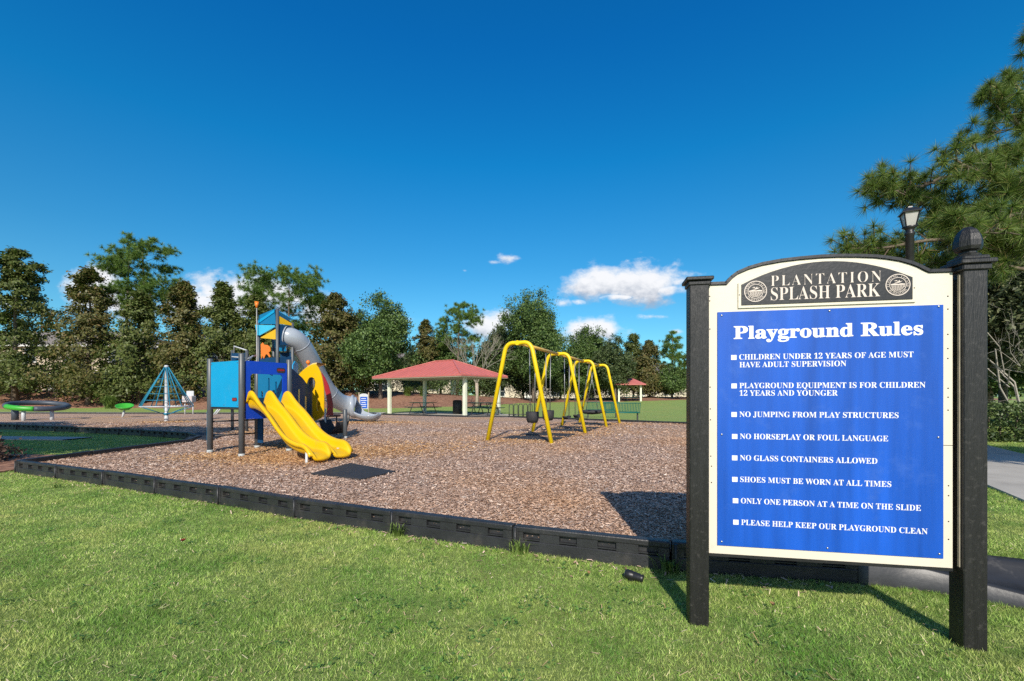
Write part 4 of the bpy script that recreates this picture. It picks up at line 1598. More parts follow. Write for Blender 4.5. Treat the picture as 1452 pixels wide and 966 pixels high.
    for ps in ([w_(332, 501, 14.5), w_(332, 491, 14.5), w_(350, 497, 14.4)], [w_(329, 506, 14.3), w_(352, 508, 14.2), w_(362, 504, 15.6)], [w_(352, 512, 14.2), w_(358, 505, 15), w_(363, 505, 16)],
               [w_(346, 514, 14.2), w_(352, 508, 14.2)]):
        mb.tube(ps, .022, 6)
    mb.build('climber_bars', M['white_steel'], root)

    # tube slide
    base = [(403, 476.5, 16.5), (414, 479, 16.55), (425, 487, 16.8), (438, 507, 17.3), (452, 534, 18.0), (465, 555, 18.6), (479, 568, 19.2), (491, 573.5, 19.55), (501, 576.5, 19.7)]
    path = catmull([at(*b) for b in base], 7)
    mb = MB()
    n = len(path)
    rad = [.355 + .085 * max(0, (i / (n - 1) - .8) / .2) for i in range(n)]
    mb.tube(path, rad, 28, cap=False)
    tb = mb.build('tube_slide', M['grey_tube'], root)
    md = tb.modifiers.new('shell', 'SOLIDIFY')
    md.thickness = .03
    for i in (3, 15, 36):
        j0, j1 = max(0, i - 1), min(n - 1, i + 1)
        d = (path[j1] - path[j0]).normalized()
        mb = MB()
        rc = .42 if i == 3 else .362
        mb.tube([path[i] - d * .02, path[i] + d * .02], rc, 28, cap=False)
        rg = mb.build('tube_collar', M['grey_tube'], tb)
        md = rg.modifiers.new('shell', 'SOLIDIFY')
        md.thickness = .02
    # flared hood and open trough at the end
    tr = catmull([path[-2], at(508, 579.5, 19.7), at(518, 583.5, 19.6), at(528, 585.5, 19.5), at(538, 586, 19.4)], 8)
    V, Fc = [], []
    k = 29
    for i, p in enumerate(tr):
        f = i / (len(tr) - 1)
        d0 = (tr[min(i + 1, len(tr) - 1)] - tr[max(i - 1, 0)]).normalized()
        side = Vector((d0.y, -d0.x, 0)).normalized()
        rr = .40 + .085 * math.exp(-((f - .02) / .14) ** 2)
        # the shell opens from a full tube to a shallow bowl
        hi = 178 if f < .03 else 178 - 105 * min(1, (f - .03) / .26)
        hi -= 18 * max(0, (f - .8) / .2)
        endf = max(0, (f - .62) / .38)
        cap = math.sqrt(max(.02, 1 - (max(0, f - .72) / .285) ** 2))
        w_ = rr * (1 + .18 * f) * cap
        for j in range(k):
            a = R(-hi + 2 * hi * j / (k - 1))
            q = p + side * math.sin(a) * w_ - Vector((0, 0, math.cos(a) * rr * (1 - .1 * f) * cap))
            q.z += .05 * endf
            q.z = max(q.z, Z0 + .02)
            V.append(q)
    for i in range(len(tr) - 1):
        for j in range(k - 1):
            a = i * k + j
            Fc.append((a, a + 1, a + k + 1, a + k))
    me = np_mesh('trough', np.array([tuple(v) for v in V]), np.array(Fc), 4, True)
    t2 = link('slide_trough', me, M['grey_tube'], root)
    md = t2.modifiers.new('shell', 'SOLIDIFY')
    md.thickness = .06
    md.offset = 0
    for (b, dx) in ((base[5], 0), (base[7], .1)):
        q = at(*b)
        MB().tube([(q.x + dx, q.y, Z0 - .1), (q.x + dx, q.y, q.z - .36)], .045, 8).build('tube_support', M['play_post'], root)


play_structure()


# ------------------------------------------------------------------ rubber mats
def rubber_mat(pts, label):
    mb = MB()
    mb.prism(pts, Matrix.Translation((0, 0, Z0 - .02)), .052, bev=.006)
    tag(mb.build('rubber_mat', M['rubber']), label, 'mat', 'black rubber wear mats')


def mat_at(px, py, label, su=.95, sv=.55):
    p = at(px, py, (EYE - Z0) * FPX / (py - HZ))
    q = [p + U * a * su + W * b * sv for a, b in ((-.5, -.5), (.5, -.5), (.5, .5), (-.5, .5))]
    rubber_mat([(v.x, v.y) for v in q], label)


g = lambda px, py: tuple(at(px, py, (EYE - Z0 - .03) * FPX / (py - HZ)))[:2]
rubber_mat([g(441, 671), g(512, 679), g(561, 668), g(497, 656.5)], 'black rubber mat at the foot of the yellow slide')
rubber_mat([g(262, 622), g(300, 624), g(318, 616), g(280, 613)], 'black rubber mat and adjoining shadow, one dark slab behind the cyan play panel')  # dark slab stands for the mat plus the shadow beside it


# ------------------------------------------------------------------ swings
def swings():
    pts = [Vector((.16, 10.95, Z0)), Vector((1.44, 13.82, Z0)), Vector((2.68, 16.62, Z0)), Vector((3.70, 18.85, Z0))]
    H = 2.50
    root = empty('swing_set', pts[0], 'bright yellow tubular swing set of four arched legs', 'swing set')
    Dn = (pts[-1] - pts[0]).normalized()
    Sd = Vector((Dn.y, -Dn.x, 0))
    for p in pts:
        base, topw = .89, .33
        a = p - Sd * base + Vector((0, 0, -.15))
        b = p + Sd * base + Vector((0, 0, -.15))
        ta = p - Sd * topw + Vector((0, 0, H - .055))
        tb_ = p + Sd * topw + Vector((0, 0, H - .055))
        line = [a]
        da = (ta - a).normalized()
        for k in range(8):
            t = k / 7
            c0, c1, c2 = ta - da * .22, ta + da * .03, ta + Sd * .24
            line.append(c0 * (1 - t) ** 2 + c1 * 2 * t * (1 - t) + c2 * t * t)
        db = (tb_ - b).normalized()
        for k in range(8):
            t = k / 7
            c0, c1, c2 = tb_ - Sd * .24, tb_ + db * .03, tb_ - db * .22
            line.append(c0 * (1 - t) ** 2 + c1 * 2 * t * (1 - t) + c2 * t * t)
        line.append(b)
        leg = MB().tube(line, .053, 14).build('arched_leg', M['yellow_steel'], root)
        top_c = p + Vector((0, 0, H - .06))
        MB().tube([top_c - Dn * .085, top_c + Dn * .085], .060, 12).build('clamp', M['yellow_steel'], leg)
    for a, b in zip(pts, pts[1:]):
        up = Vector((0, 0, H - .06))
        MB().tube([a + up + Dn * .055, b + up - Dn * .055], .044, 12).build('top_beam', M['beam'], root)
    names = {'bucket': 'black bucket swing seat hanging on chains', 'belt': 'black belt swing seat hanging on chains'}
    spec = [(0, .30, 'bucket', 'black bucket swing nearest the first yellow arch'), (0, .70, 'bucket', 'black bucket swing hanging just before the second yellow arch'),
            (1, .30, 'belt', 'black belt swing just past the second yellow arch'), (1, .70, 'belt', 'black belt swing just before the third yellow arch')]
    for bay, f, kind, lab in spec:
        c = pts[bay].lerp(pts[bay + 1], f)
        s = empty('swing', (c.x, c.y, Z0 + .5), lab, 'swing', 'swings hanging from the yellow frame')
        hw = .23 if kind == 'belt' else .16
        zb = Z0 + H - .10
        zs = Z0 + (.48 if kind == 'belt' else .72)
        for sg in (-1, 1):
            mb = MB()
            mb.tube([(c + Dn * sg * (hw + .05)).xy.to_3d() + Vector((0, 0, zb)), (c + Dn * sg * hw).xy.to_3d() + Vector((0, 0, zs))], .013, 6)
            mb.build('chain', M['chain'], s)
        if kind == 'belt':
            V, Fc = [], []
            for i in range(9):
                t = -1 + 2 * i / 8
                p = c + Dn * t * hw
                for j in (-1, 1):
                    q = p + Sd * j * .075
                    V.append((q.x, q.y, zs - .10 * (1 - t * t)))
            for i in range(8):
                Fc.append((2 * i, 2 * i + 1, 2 * i + 3, 2 * i + 2))
            o = link('seat', np_mesh('seat', np.array(V), np.array(Fc), 4, True), M['rubber'], s)
            md = o.modifiers.new('shell', 'SOLIDIFY')
            md.thickness = .02
        else:
            mb = MB()
            mb.lathe([(.05, -.30), (.13, -.29), (.165, -.20), (.175, -.02), (.16, .0), (.145, -.05), (.12, -.22), (0, -.23)], (c.x, c.y, zs), 18)
            mb.build('seat', M['rubber'], s)
    c = pts[2].lerp(pts[3], .5)
    s = empty('nest_swing', (c.x, c.y, Z0 + .5), 'round black nest swing hanging in the far bay', 'swing', 'swings hanging from the yellow frame')
    mb = MB()
    ring = [(c.x + .48 * math.cos(t), c.y + .48 * math.sin(t), Z0 + .52) for t in np.linspace(0, 2 * math.pi, 25)[:-1]]
    mb.tube(ring, .05, 10, closed=True)
    mb.lathe([(.46, -.02), (.3, -.09), (0, -.12), (.3, -.075), (.46, .0)], (c.x, c.y, Z0 + .52), 24)
    mb.build('seat', M['rubber'], s)
    for sg in (-1, 1):
        for k in (-1, 1):
            mb = MB()
            mb.tube([(c.x + Dn.x * sg * .45, c.y + Dn.y * sg * .45, Z0 + H - .1), (c.x + Dn.x * sg * .33 + Sd.x * k * .33, c.y + Dn.y * sg * .33 + Sd.y * k * .33, Z0 + .55)], .010, 6)
            mb.build('chain', M['chain'], s)
    mats = [(0, .30, 'wide black mat under the nearest bucket swing'), (0, .70, 'black mat under the second bucket swing'), (1, .30, 'black mat under the first belt swing'),
            (1, .70, 'black mat under the second belt swing'), (2, .5, 'black mat under the round nest swing')]
    for bay, f, lab in mats:
        c = pts[bay].lerp(pts[bay + 1], f)
        q = [c + Sd * a * .75 + Dn * b * .42 for a, b in ((-1, -1), (1, -1), (1, 1), (-1, 1))]
        rubber_mat([(v.x, v.y) for v in q], lab)


swings()


# ------------------------------------------------------------------ other play pieces
def rope_pyramid():
    p = at(236, 598, (EYE - Z0) * FPX / (598 - HZ))
    p.z = Z0
    r = empty('rope_pyramid', p, 'turquoise rope pyramid spinning climber round a white pole', 'climber')
    MB().lathe([(.08, -.1), (.08, .22), (.065, .24), (.065, 2.42), (.09, 2.44), (.07, 2.50), (0, 2.52)], (0, 0, 0), 16).build('pole', M['white_steel'], r, False)
    ring = [Vector((1.05 * math.cos(k * math.pi / 3 + .25), 1.05 * math.sin(k * math.pi / 3 + .25), .68)) for k in range(6)]
    mb = MB()
    for a, b in zip(ring, ring[1:] + ring[:1]):
        mb.tube([a, b], .024, 8)
    mb.build('foot_ring', M['white_steel'], r, False)
    for i, a in enumerate(ring):
        b = ring[(i + 1) % 6]
        m_ = (a + b) / 2
        mb = MB()
        top = Vector((a.x * .07, a.y * .07, 2.42))
        mb.tube([top, a], .022, 6)
        t2 = Vector((m_.x * .07, m_.y * .07, 2.40))
        mb.tube([t2, m_], .019, 6)
        for f in (.3, .5, .68, .84):
            mb.tube([top.lerp(a, f), t2.lerp(m_, f), Vector((b.x * .07, b.y * .07, 2.42)).lerp(b, f)], .012, 5)
        mb.build('rope', M['rope'], r, False)
    mb = MB()
    for a in ring:
        mb.tube([a, Vector((a.x * .10, a.y * .10, .34))], .016, 6)
    mb.lathe([(.10, .30), (.12, .34), (.10, .38)], (0, 0, 0), 14)
    mb.build('lower_ropes', M['rope'], r, False)


rope_pyramid()


def ring_spinner():
    c = Vector((-22.75, 21.3, .78))
    r = empty('ring_spinner', (c.x, c.y, Z0), 'tilted slate grey and lime ring spinner on short legs', 'spinner')
    T = Matrix.Rotation(R(6.5), 4, 'Y') @ Matrix.Rotation(R(4), 4, 'X')
    RR, rr = 1.02, .12
    for name, m, a0, a1 in (('ring', 'grey_ring', -50, 245), ('green_arc', 'green', 245, 310)):
        mb = MB()
        pts = [T @ Vector((RR * math.cos(R(a)), RR * math.sin(R(a)), .68)) for a in np.linspace(a0, a1, 40 if a1 - a0 > 200 else 18)]
        pts = [p for p in pts]
        mb.tube(pts, rr * (1 if name == 'ring' else .98), 12)
        mb.build(name, M[m], r, False)
    mb = MB()
    mb.tube([(-.85, -.2, -.1), (-.85, -.2, .72)], .13, 12)
    mb.build('leg', M['grey_ring'], r, False)
    for (x, y) in ((.30, -.88), (.9, -.2)):
        mb = MB()
        mb.tube([(x, y, -.1), (x, y, .62 - x * .1)], .075, 10)
        mb.build('leg', M['white_steel'], r, False)


ring_spinner()


def bucket_seat():
    p = at(174, 588, 24.0)
    r = empty('bucket_spinner', (p.x, p.y, Z0), 'small lime green bucket spinner seat on a slanted pale stem', 'spinner seat')
    mb = MB()
    mb.lathe([(.05, 0), (.22, .06), (.38, .22), (.40, .27), (.36, .25), (.2, .10), (0, .07)], (.12, 0, .38), 18, M4=Matrix.Rotation(R(16), 4, 'X') @ Matrix.Rotation(R(10), 4, 'Y'))
    mb.build('seat', M['green'], r, False)
    MB().tube([(-.03, 0, -.1), (.10, 0, .42)], .05, 8).build('stem', M['white_steel'], r, False)


bucket_seat()


def play_table():
    p = at(268, 583, 27.6)
    r = empty('play_table', (p.x, p.y, Z0), 'pale pink play table with a raised back beside the rope pyramid', 'play table')
    MB().box((0, 0, .95), (.62, .4, .40), bev=.03).build('box', mat('pale_pink_plastic', (.52, .46, .45), .5), r, False)
    MB().box((0, .1, 1.30), (.46, .05, .32), bev=.02).build('back', M['white_steel'], r, False)
    for x in (-.25, .25):
        MB().tube([(x, 0, -.1), (x, 0, .78)], .03, 8).build('leg', M['white_steel'], r, False)


play_table()


def park_sign():
    p = at(516, 576, 30.0)
    r = empty('small_rules_sign', (p.x, p.y, gz(p.x, 30)), 'small blue and white notice sign behind the tube slide foot', 'sign', rz=.15)
    mb = MB()
    arch = [(-.28, .35), (.28, .35), (.28, 1.28)] + [(.28 * math.cos(t), 1.28 + .12 * math.sin(t)) for t in np.linspace(0, math.pi, 9)][1:-1] + [(-.28, 1.28)]
    Tm = Matrix.Rotation(R(90), 4, 'X')
    mb.prism(arch, Tm, .05)
    mb.build('board', M['white_steel'], r, False)
    mb = MB()
    mb.prism(rrect(-.23, .40, .23, 1.18, .02), Matrix.Translation((0, -.052, 0)) @ Tm, .01)
    pn = mb.build('panel', M['sign_blue'], r, False)
    mb = MB()
    for k, w_ in enumerate((.30, .38, .26, .36, .30)):
        mb.box((-.01, -.064, 1.06 - k * .13), (w_, .004, .035))
    mb.build('rows', M['sign_white'], pn, False)
    for x in (-.31, .31):
        MB().box((x, -.02, .72), (.07, .07, 1.5), bev=.005).build('post', M['bark_pale'], r, False)


park_sign()


# ------------------------------------------------------------------ pavilions and their furniture
def hip_roof(mb, cs, ridge, thick):
    """cs: four eave corners in order; ridge: two ends (ridge[0] near edge cs[0]-cs[3], ridge[1] near edge cs[1]-cs[2])."""
    r0, r1 = ridge
    faces = [(cs[0], cs[1], r1, r0), (cs[1], cs[2], r1), (cs[2], cs[3], r0, r1), (cs[3], cs[0], r0)]
    for f in faces:
        mb.bm.faces.new([mb.bm.verts.new(v) for v in f])


def pavilion():
    A_ = Vector((-2.72, 25.65, 0))
    ex = Vector((-.825, .565, 0)).normalized()
    ey = Vector((.69, .72, 0)).normalized()
    ey = Vector((-ex.y, ex.x, 0)) * -1 if Vector((-ex.y, ex.x, 0)).y < 0 else Vector((-ex.y, ex.x, 0))
    ey = Vector((.62, .785, 0)).normalized()
    Lx, Ly = 6.5, 3.0
    c = A_ + ex * Lx / 2 + ey * Ly / 2
    root = empty('pavilion', (c.x, c.y, 0), 'large open pavilion with a red hipped metal roof', 'pavilion')
    sl = MB()
    q = [A_ + ex * a + ey * b for a, b in ((-.8, -.5), (Lx + .8, -.5), (Lx + .8, Ly + 1), (-.8, Ly + 1))]
    sl.prism([(v.x, v.y) for v in q], Matrix.Translation((0, 0, -.05)), .14)
    sl.build('slab', M['concrete'], root)
    for a, b in ((0, 0), (Lx, 0), (Lx, Ly), (0, Ly)):
        p = A_ + ex * a + ey * b
        mb = MB()
        mb.box((p.x, p.y, 1.28), (.20, .20, 2.4), math.atan2(ex.y, ex.x), .015)
        mb.build('post', M['pav_post'], root)
    ze, zr = 2.48, 3.52
    o = .75
    cs = [A_ + ex * a + ey * b + Vector((0, 0, ze)) for a, b in ((-.40, -o), (Lx + o, -o), (Lx + o, Ly + .4), (-.40, Ly + .4))]
    mid = Ly / 2
    rg = [A_ + ex * 2.35 + ey * mid + Vector((0, 0, zr)), A_ + ex * (Lx - 2.6) + ey * mid + Vector((0, 0, zr))]
    mb = MB()
    hip_roof(mb, cs, rg, .1)
    # standing seams
    for (c0, c1, r0, r1) in ((cs[0], cs[1], rg[0], rg[1]),):
        n = 22
        for k in range(1, n):
            f = k / n
            p = c0.lerp(c1, f)
            d0 = (c1 - c0).length
            # seam runs square to the eave until it meets ridge or hip
            inn = ey.copy()
            x = f * d0
            xr0 = (rg[0] - c0).dot(ex)
            xr1 = (rg[1] - c0).dot(ex)
            lim = 1.0
            if x < xr0:
                lim = x / xr0
            elif x > xr1:
                lim = (d0 - x) / (d0 - xr1)
            top = p + ey * (mid + o) * lim + Vector((0, 0, (zr - ze) * lim))
            mb.bar(p + Vector((0, 0, .015)), top + Vector((0, 0, .015)), .03, .04)
    n = 10
    for k in range(1, n):
        f = k / n
        p = cs[3].lerp(cs[0], f)
        lim = 1 - abs(2 * f - 1)
        top = p.lerp(p + (rg[0] - (cs[3] + cs[0]) / 2), lim)
        mb.bar(p + Vector((0, 0, .015)), top + Vector((0, 0, .015)), .03, .04)
    roof = mb.build('roof', M['roof_red'], root)
    mb = MB()
    for a, b in ((cs[0], rg[0]), (cs[1], rg[1]), (rg[0], rg[1]), (cs[3], rg[0])):
        mb.bar(a + Vector((0, 0, .03)), b + Vector((0, 0, .03)), .10, .05)
    mb.build('ridge_cap', M['roof_red'], roof)
    mb = MB()
    for a, b in zip(cs, cs[1:] + cs[:1]):
        mb.bar(a - Vector((0, 0, .035)), b - Vector((0, 0, .035)), .05, .08)
    mb.build('fascia', M['roof_red'], roof)
    mb = MB()
    mb.prism([(v.x, v.y) for v in cs], Matrix.Translation((0, 0, ze - .12)), .04)
    mb.build('ceiling', M['pav_under'], roof)
    return A_, ex, ey


PA, PX, PY = pavilion()


def picnic_table(x, y, z, rz, label, m='green_steel'):
    r = empty('picnic_table', (x, y, z), label, 'picnic table', 'picnic tables by the pavilion', rz)
    MB().box((0, 0, .74), (1.83, .75, .04), bev=.01).build('tabletop', M[m], r, False)
    for s in (-1, 1):
        MB().box((0, s * .68, .45), (1.83, .26, .04), bev=.01).build('bench_seat', M[m], r, False)
    for s in (-1, 1):
        mb = MB()
        x0 = s * .62
        mb.tube([(x0, -.62, 0), (x0, -.28, .72), (x0, .28, .72), (x0, .62, 0)], .026, 8)
        mb.tube([(x0, -.74, .43), (x0, .74, .43)], .024, 8)
        mb.tube([(x0, -.62, .02), (x0, .62, .02)], .024, 8)
        mb.build('leg', M['dark_steel'], r, False)


def on_slab(a, b):
    p = PA + PX * a + PY * b
    return p.x, p.y


ang = math.atan2(PX.y, PX.x)
picnic_table(*on_slab(4.7, 1.2), .09, ang, 'dark picnic table on the slab behind the left pavilion post')
picnic_table(*on_slab(.2, 2.0), .09, ang, 'dark picnic table on the slab right of the front pavilion post')
picnic_table(*on_slab(3.4, 4.9), .05, ang, 'dark green picnic table on the grass behind the pavilion', 'teal')


def trash_can():
    x, y = on_slab(2.75, 2.3)
    r = empty('trash_can', (x, y, .09), 'black round trash can under the pavilion roof', 'trash can')
    mb = MB()
    mb.lathe([(.26, 0), (.29, .02), (.29, .82), (.27, .84)], (0, 0, 0), 20)
    for k in range(20):
        a = k * math.pi / 10
        mb.bar((.295 * math.cos(a), .295 * math.sin(a), .04), (.295 * math.cos(a), .295 * math.sin(a), .82), .02, .02)
    mb.build('drum', M['bin'], r, False)
    MB().lathe([(.30, .84), (.31, .87), (.22, .91), (.13, .92)], (0, 0, 0), 20).build('lid', M['bin'], r, False)


trash_can()


def hoop_rack():
    p = at(722, 588, 27.0)
    r = empty('hoop_rack', (p.x, p.y, gz(p.x, p.y) + .02), 'black hoop rack of round topped bars beside the pavilion', 'bike rack', rz=.05)
    for k in range(5):
        x = k * .29
        pts = [(x, 0, 0), (x, 0, .62)] + [(x + .12 - .12 * math.cos(t), 0, .62 + .13 * math.sin(t)) for t in np.linspace(0, math.pi, 8)] + [(x + .24, 0, 0)]
        MB().tube(pts, .022, 8).build('hoop', M['dark_steel'], r, False)
    MB().tube([(-.05, 0, .12), (1.45, 0, .12)], .022, 8).build('base_bar', M['dark_steel'], r, False)


hoop_rack()


def park_bench(x, y, rz, label):
    r = empty('park_bench', (x, y, gz(x, y) + .02), label, 'bench', 'teal slatted benches behind the swings', rz)
    mb = MB()
    n = 24
    for k in range(n):
        xx = -.88 + 1.76 * k / (n - 1)
        mb.bar((xx, .02, .40), (xx, -.16, .88), .030, .012)
    mb.tube([(-.9, -.16, .89), (.9, -.16, .89)], .022, 8)
    mb.build('backrest', M['teal'], r, False)
    mb = MB()
    for k in range(n):
        xx = -.88 + 1.76 * k / (n - 1)
        mb.bar((xx, .02, .42), (xx, .46, .44), .030, .012)
    mb.tube([(-.9, .47, .43), (.9, .47, .43)], .022, 8)
    mb.tube([(-.9, .0, .41), (.9, .0, .41)], .022, 8)
    mb.build('seat', M['teal'], r, False)
    for s in (-.8, .8):
        MB().box((s, .15, .20), (.07, .09, .46), bev=.01).build('leg', M['dark_steel'], r, False)


park_bench(5.45, 22.1, -.10, 'teal slatted bench nearest the far mulch edge behind the swings')
park_bench(5.2, 25.6, -.06, 'second teal bench standing farther behind the swing frame')


def small_pavilion():
    Y = 58.0
    c = at(893, 571, Y)
    z = gz(c.x, c.y)
    r = empty('small_pavilion', (c.x, c.y, z), 'small distant picnic shelter with red hip roof on pale posts', 'shelter', rz=-.25)
    for (x, y) in ((-1.35, -1.35), (1.35, -1.35), (1.35, 1.35), (-1.35, 1.35)):
        MB().box((x, y, 1.1), (.22, .22, 2.3), bev=.01).build('post', M['pav_post'], r, False)
    cs = [Vector((x, y, 2.2)) for x, y in ((-1.95, -1.95), (1.95, -1.95), (1.95, 1.95), (-1.95, 1.95))]
    rg = [Vector((-.25, 0, 3.05)), Vector((.25, 0, 3.05))]
    mb = MB()
    hip_roof(mb, cs, rg, .1)
    rf = mb.build('roof', M['roof_red'], r, False)
    mb = MB()
    for a, b in zip(cs, cs[1:] + cs[:1]):
        mb.bar(a - Vector((0, 0, .06)), b - Vector((0, 0, .06)), .05, .12)
    mb.build('fascia', M['roof_red'], rf, False)
    picnic_table(c.x, c.y, z, .2, 'teal picnic table below the small distant shelter', 'teal')


small_pavilion()


def lamp_post():
    p = at(1290, 562, 9.0)
    z = gz(p.x, p.y)
    r = empty('street_lamp', (p.x, p.y, z), 'black lamp post with a lantern head rising behind the sign', 'street lamp')
    hz = at(0, 322, 9.0).z - z
    MB().lathe([(.13, 0), (.13, .5), (.09, .56), (.075, .7), (.07, hz - .18), (.085, hz - .16), (.085, hz - .12), (.065, hz - .10), (.075, hz - .04), (.13, hz)], (0, 0, 0), 16).build('pole', M['black_trim'], r, False)
    mb = MB()
    mb.lathe([(.105, hz), (.165, hz + .27)], (0, 0, 0), 4, False, M4=Matrix.Rotation(R(20), 4, 'Z'))
    mb.build('lantern', M['lampglass'], r, False)
    mb = MB()
    for k in range(4):
        a = R(20 + 90 * k)
        mb.bar((.11 * math.cos(a), .11 * math.sin(a), hz), (.172 * math.cos(a), .172 * math.sin(a), hz + .275), .018, .018)
    mb.lathe([(.215, hz + .27), (.22, hz + .29), (.10, hz + .37), (.05, hz + .385), (.045, hz + .41), (0, hz + .43)], (0, 0, 0), 4, False, M4=Matrix.Rotation(R(20), 4, 'Z'))
    mb.build('lamp_hood', M['black_trim'], r, False)


lamp_post()


# ------------------------------------------------------------------ houses beyond the trees
def house(x0, x1, y, dep, eave, ridge, label, wallm, wins, doors=(), garage=()):
    xc = (x0 + x1) / 2
    z = gz(xc, y) - .2
    r = empty('townhouse', (xc, y, z), label, 'house', 'townhouses behind the trees')
    w = x1 - x0
    mb = MB()
    mb.box((0, dep / 2, eave / 2), (w, dep, eave))
    mb.box((0, -.03, eave * .5), (w + .06, .1, .18))
    mb.build('wall', M[wallm], r, False)
    o = .5
    cs = [Vector(v) for v in ((-w / 2 - o, -o, eave + .01), (w / 2 + o, -o, eave + .01), (w / 2 + o, dep + o, eave + .01), (-w / 2 - o, dep + o, eave + .01))]
    hd = dep / 2
    rg = [Vector((-w / 2 + hd * .8, hd, ridge)), Vector((w / 2 - hd * .8, hd, ridge))]
    mb = MB()
    hip_roof(mb, cs, rg, .1)
    mb.bm.faces.new([mb.bm.verts.new(v) for v in reversed(cs)])
    rf = mb.build('roof', M['shingle'], r, False)
    mb = MB()
    for a, b in zip(cs, cs[1:] + cs[:1]):
        mb.bar(a - Vector((0, 0, .1)), b - Vector((0, 0, .1)), .06, .2)
    mb.build('fascia', M['trim_white'], rf, False)
    for (fx, wz, ww, wh) in wins:
        x = -w / 2 + fx * w
        mb = MB()
        for (dx, dz, sx_, sz_) in ((-ww / 2 - .05, 0, .1, wh + .2), (ww / 2 + .05, 0, .1, wh + .2), (0, wh / 2 + .05, ww, .1), (0, -wh / 2 - .05, ww, .1), (0, 0, .05, wh), (0, 0, ww, .05)):
            mb.box((x + dx, -.03, wz + dz), (sx_, .08 if sx_ != .05 and sz_ != .05 else .05, sz_))
        f = mb.build('window', M['trim_white'], r, False)
        MB().box((x, -.008, wz), (ww, .03, wh)).build('pane', M['pane'], f, False)
    for fx, ww in doors:
        x = -w / 2 + fx * w
        MB().box((x, -.03, 1.15), (ww, .08, 2.2), bev=.01).build('door', M['trim_white'], r, False)


W4 = [(.08, 4.4, 1.2, 1.5), (.25, 4.4, 1.2, 1.5), (.42, 4.4, 1.2, 1.5), (.60, 4.4, 1.2, 1.5), (.78, 4.4, 1.2, 1.5), (.92, 4.4, 1.2, 1.5), (.16, 1.6, 2.0, 1.8), (.5, 1.6, 2.0, 1.8), (.88, 1.6, 2.0, 1.8)]
house(-76, -45, 53, 11, 5.6, 8.0, 'long beige townhouse row seen behind the left magnolias', 'stucco', W4, ((.33, 1.1), (.68, 1.1), (.955, 1.2)))
house(-43, -30, 54, 11, 5.6, 8.2, 'beige two storey townhouse behind the play tower', 'stucco', [(.15, 4.4, 1.3, 1.5), (.5, 4.4, 1.3, 1.5), (.85, 4.4, 1.3, 1.5), (.2, 1.5, 2, 1.8), (.86, 1.5, 1.8, 1.8)], ((.55, 1.2),))
house(-24, -10, 72, 11, 5.0, 7.0, 'pale townhouse glimpsed behind the oak by the pavilion', 'stucco_b', [(.15, 4.4, 1.3, 1.5), (.5, 4.4, 1.3, 1.5), (.85, 4.4, 1.3, 1.5), (.2, 1.5, 2, 1.8), (.8, 1.5, 2, 1.8)], ((.5, 1.2),))
house(-6, 12, 84, 11, 5.0, 7.0, 'pale townhouse glimpsed behind the swing frame', 'stucco_b', [(.15, 4.4, 1.3, 1.5), (.5, 4.4, 1.3, 1.5), (.85, 4.4, 1.3, 1.5), (.2, 1.5, 2, 1.8), (.8, 1.5, 2, 1.8)], ((.5, 1.2),))
house(16, 34, 86, 11, 5.0, 7.0, 'cream townhouse glimpsed behind the small red shelter', 'stucco_b', [(.15, 4.4, 1.3, 1.5), (.5, 4.4, 1.3, 1.5), (.85, 4.4, 1.3, 1.5), (.2, 1.5, 2, 1.8), (.8, 1.5, 2, 1.8)], ((.5, 1.2),))


# ------------------------------------------------------------------ trees
def unit(rng, n):
    v = rng.normal(size=(n, 3))
    return v / np.linalg.norm(v, axis=1)[:, None]


def leaf_mesh(name, C, size, rng, aspect=.5, up=.5, outward=None, ob=.4):
    n = len(C)
    nr = unit(rng, n) + np.array([0, 0, up])
    if outward is not None:
        nr += outward * ob
    nr /= np.linalg.norm(nr, axis=1)[:, None]
    t = np.cross(nr, unit(rng, n))
    t /= np.linalg.norm(t, axis=1)[:, None] + 1e-9
    b = np.cross(nr, t)
    s = size[:, None]
    v0 = C - t * s * .5
    v1 = C + b * s * aspect * .5 + nr * s * .06
    v2 = C + t * s * .5
    v3 = C - b * s * aspect * .5 + nr * s * .06
    V = np.stack([v0, v1, v2, v3], 1).reshape(-1, 3)
    return np_mesh(name, V, np.arange(len(V)).reshape(-1, 4), 4)


def needle_mesh(name, C, D, rng, per, L, w, spread=.9):
    n = len(C)
    Cr = np.repeat(C, per, 0)
    Dr = np.repeat(D, per, 0)
    d = Dr * (1 - spread * .55) + unit(rng, n * per) * spread
    d /= np.linalg.norm(d, axis=1)[:, None]
    ln = L * rng.uniform(.65, 1.05, n * per)
    sd = np.cross(d, unit(rng, n * per))
    sd /= np.linalg.norm(sd, axis=1)[:, None] + 1e-9
    a = Cr - sd * w / 2
    b = Cr + sd * w / 2
    tip = Cr + d * ln[:, None]
    tip[:, 2] -= ln * .10
    V = np.stack([a, b, tip], 1).reshape(-1, 3)
    return np_mesh(name, V, np.arange(len(V)).reshape(-1, 3), 3)


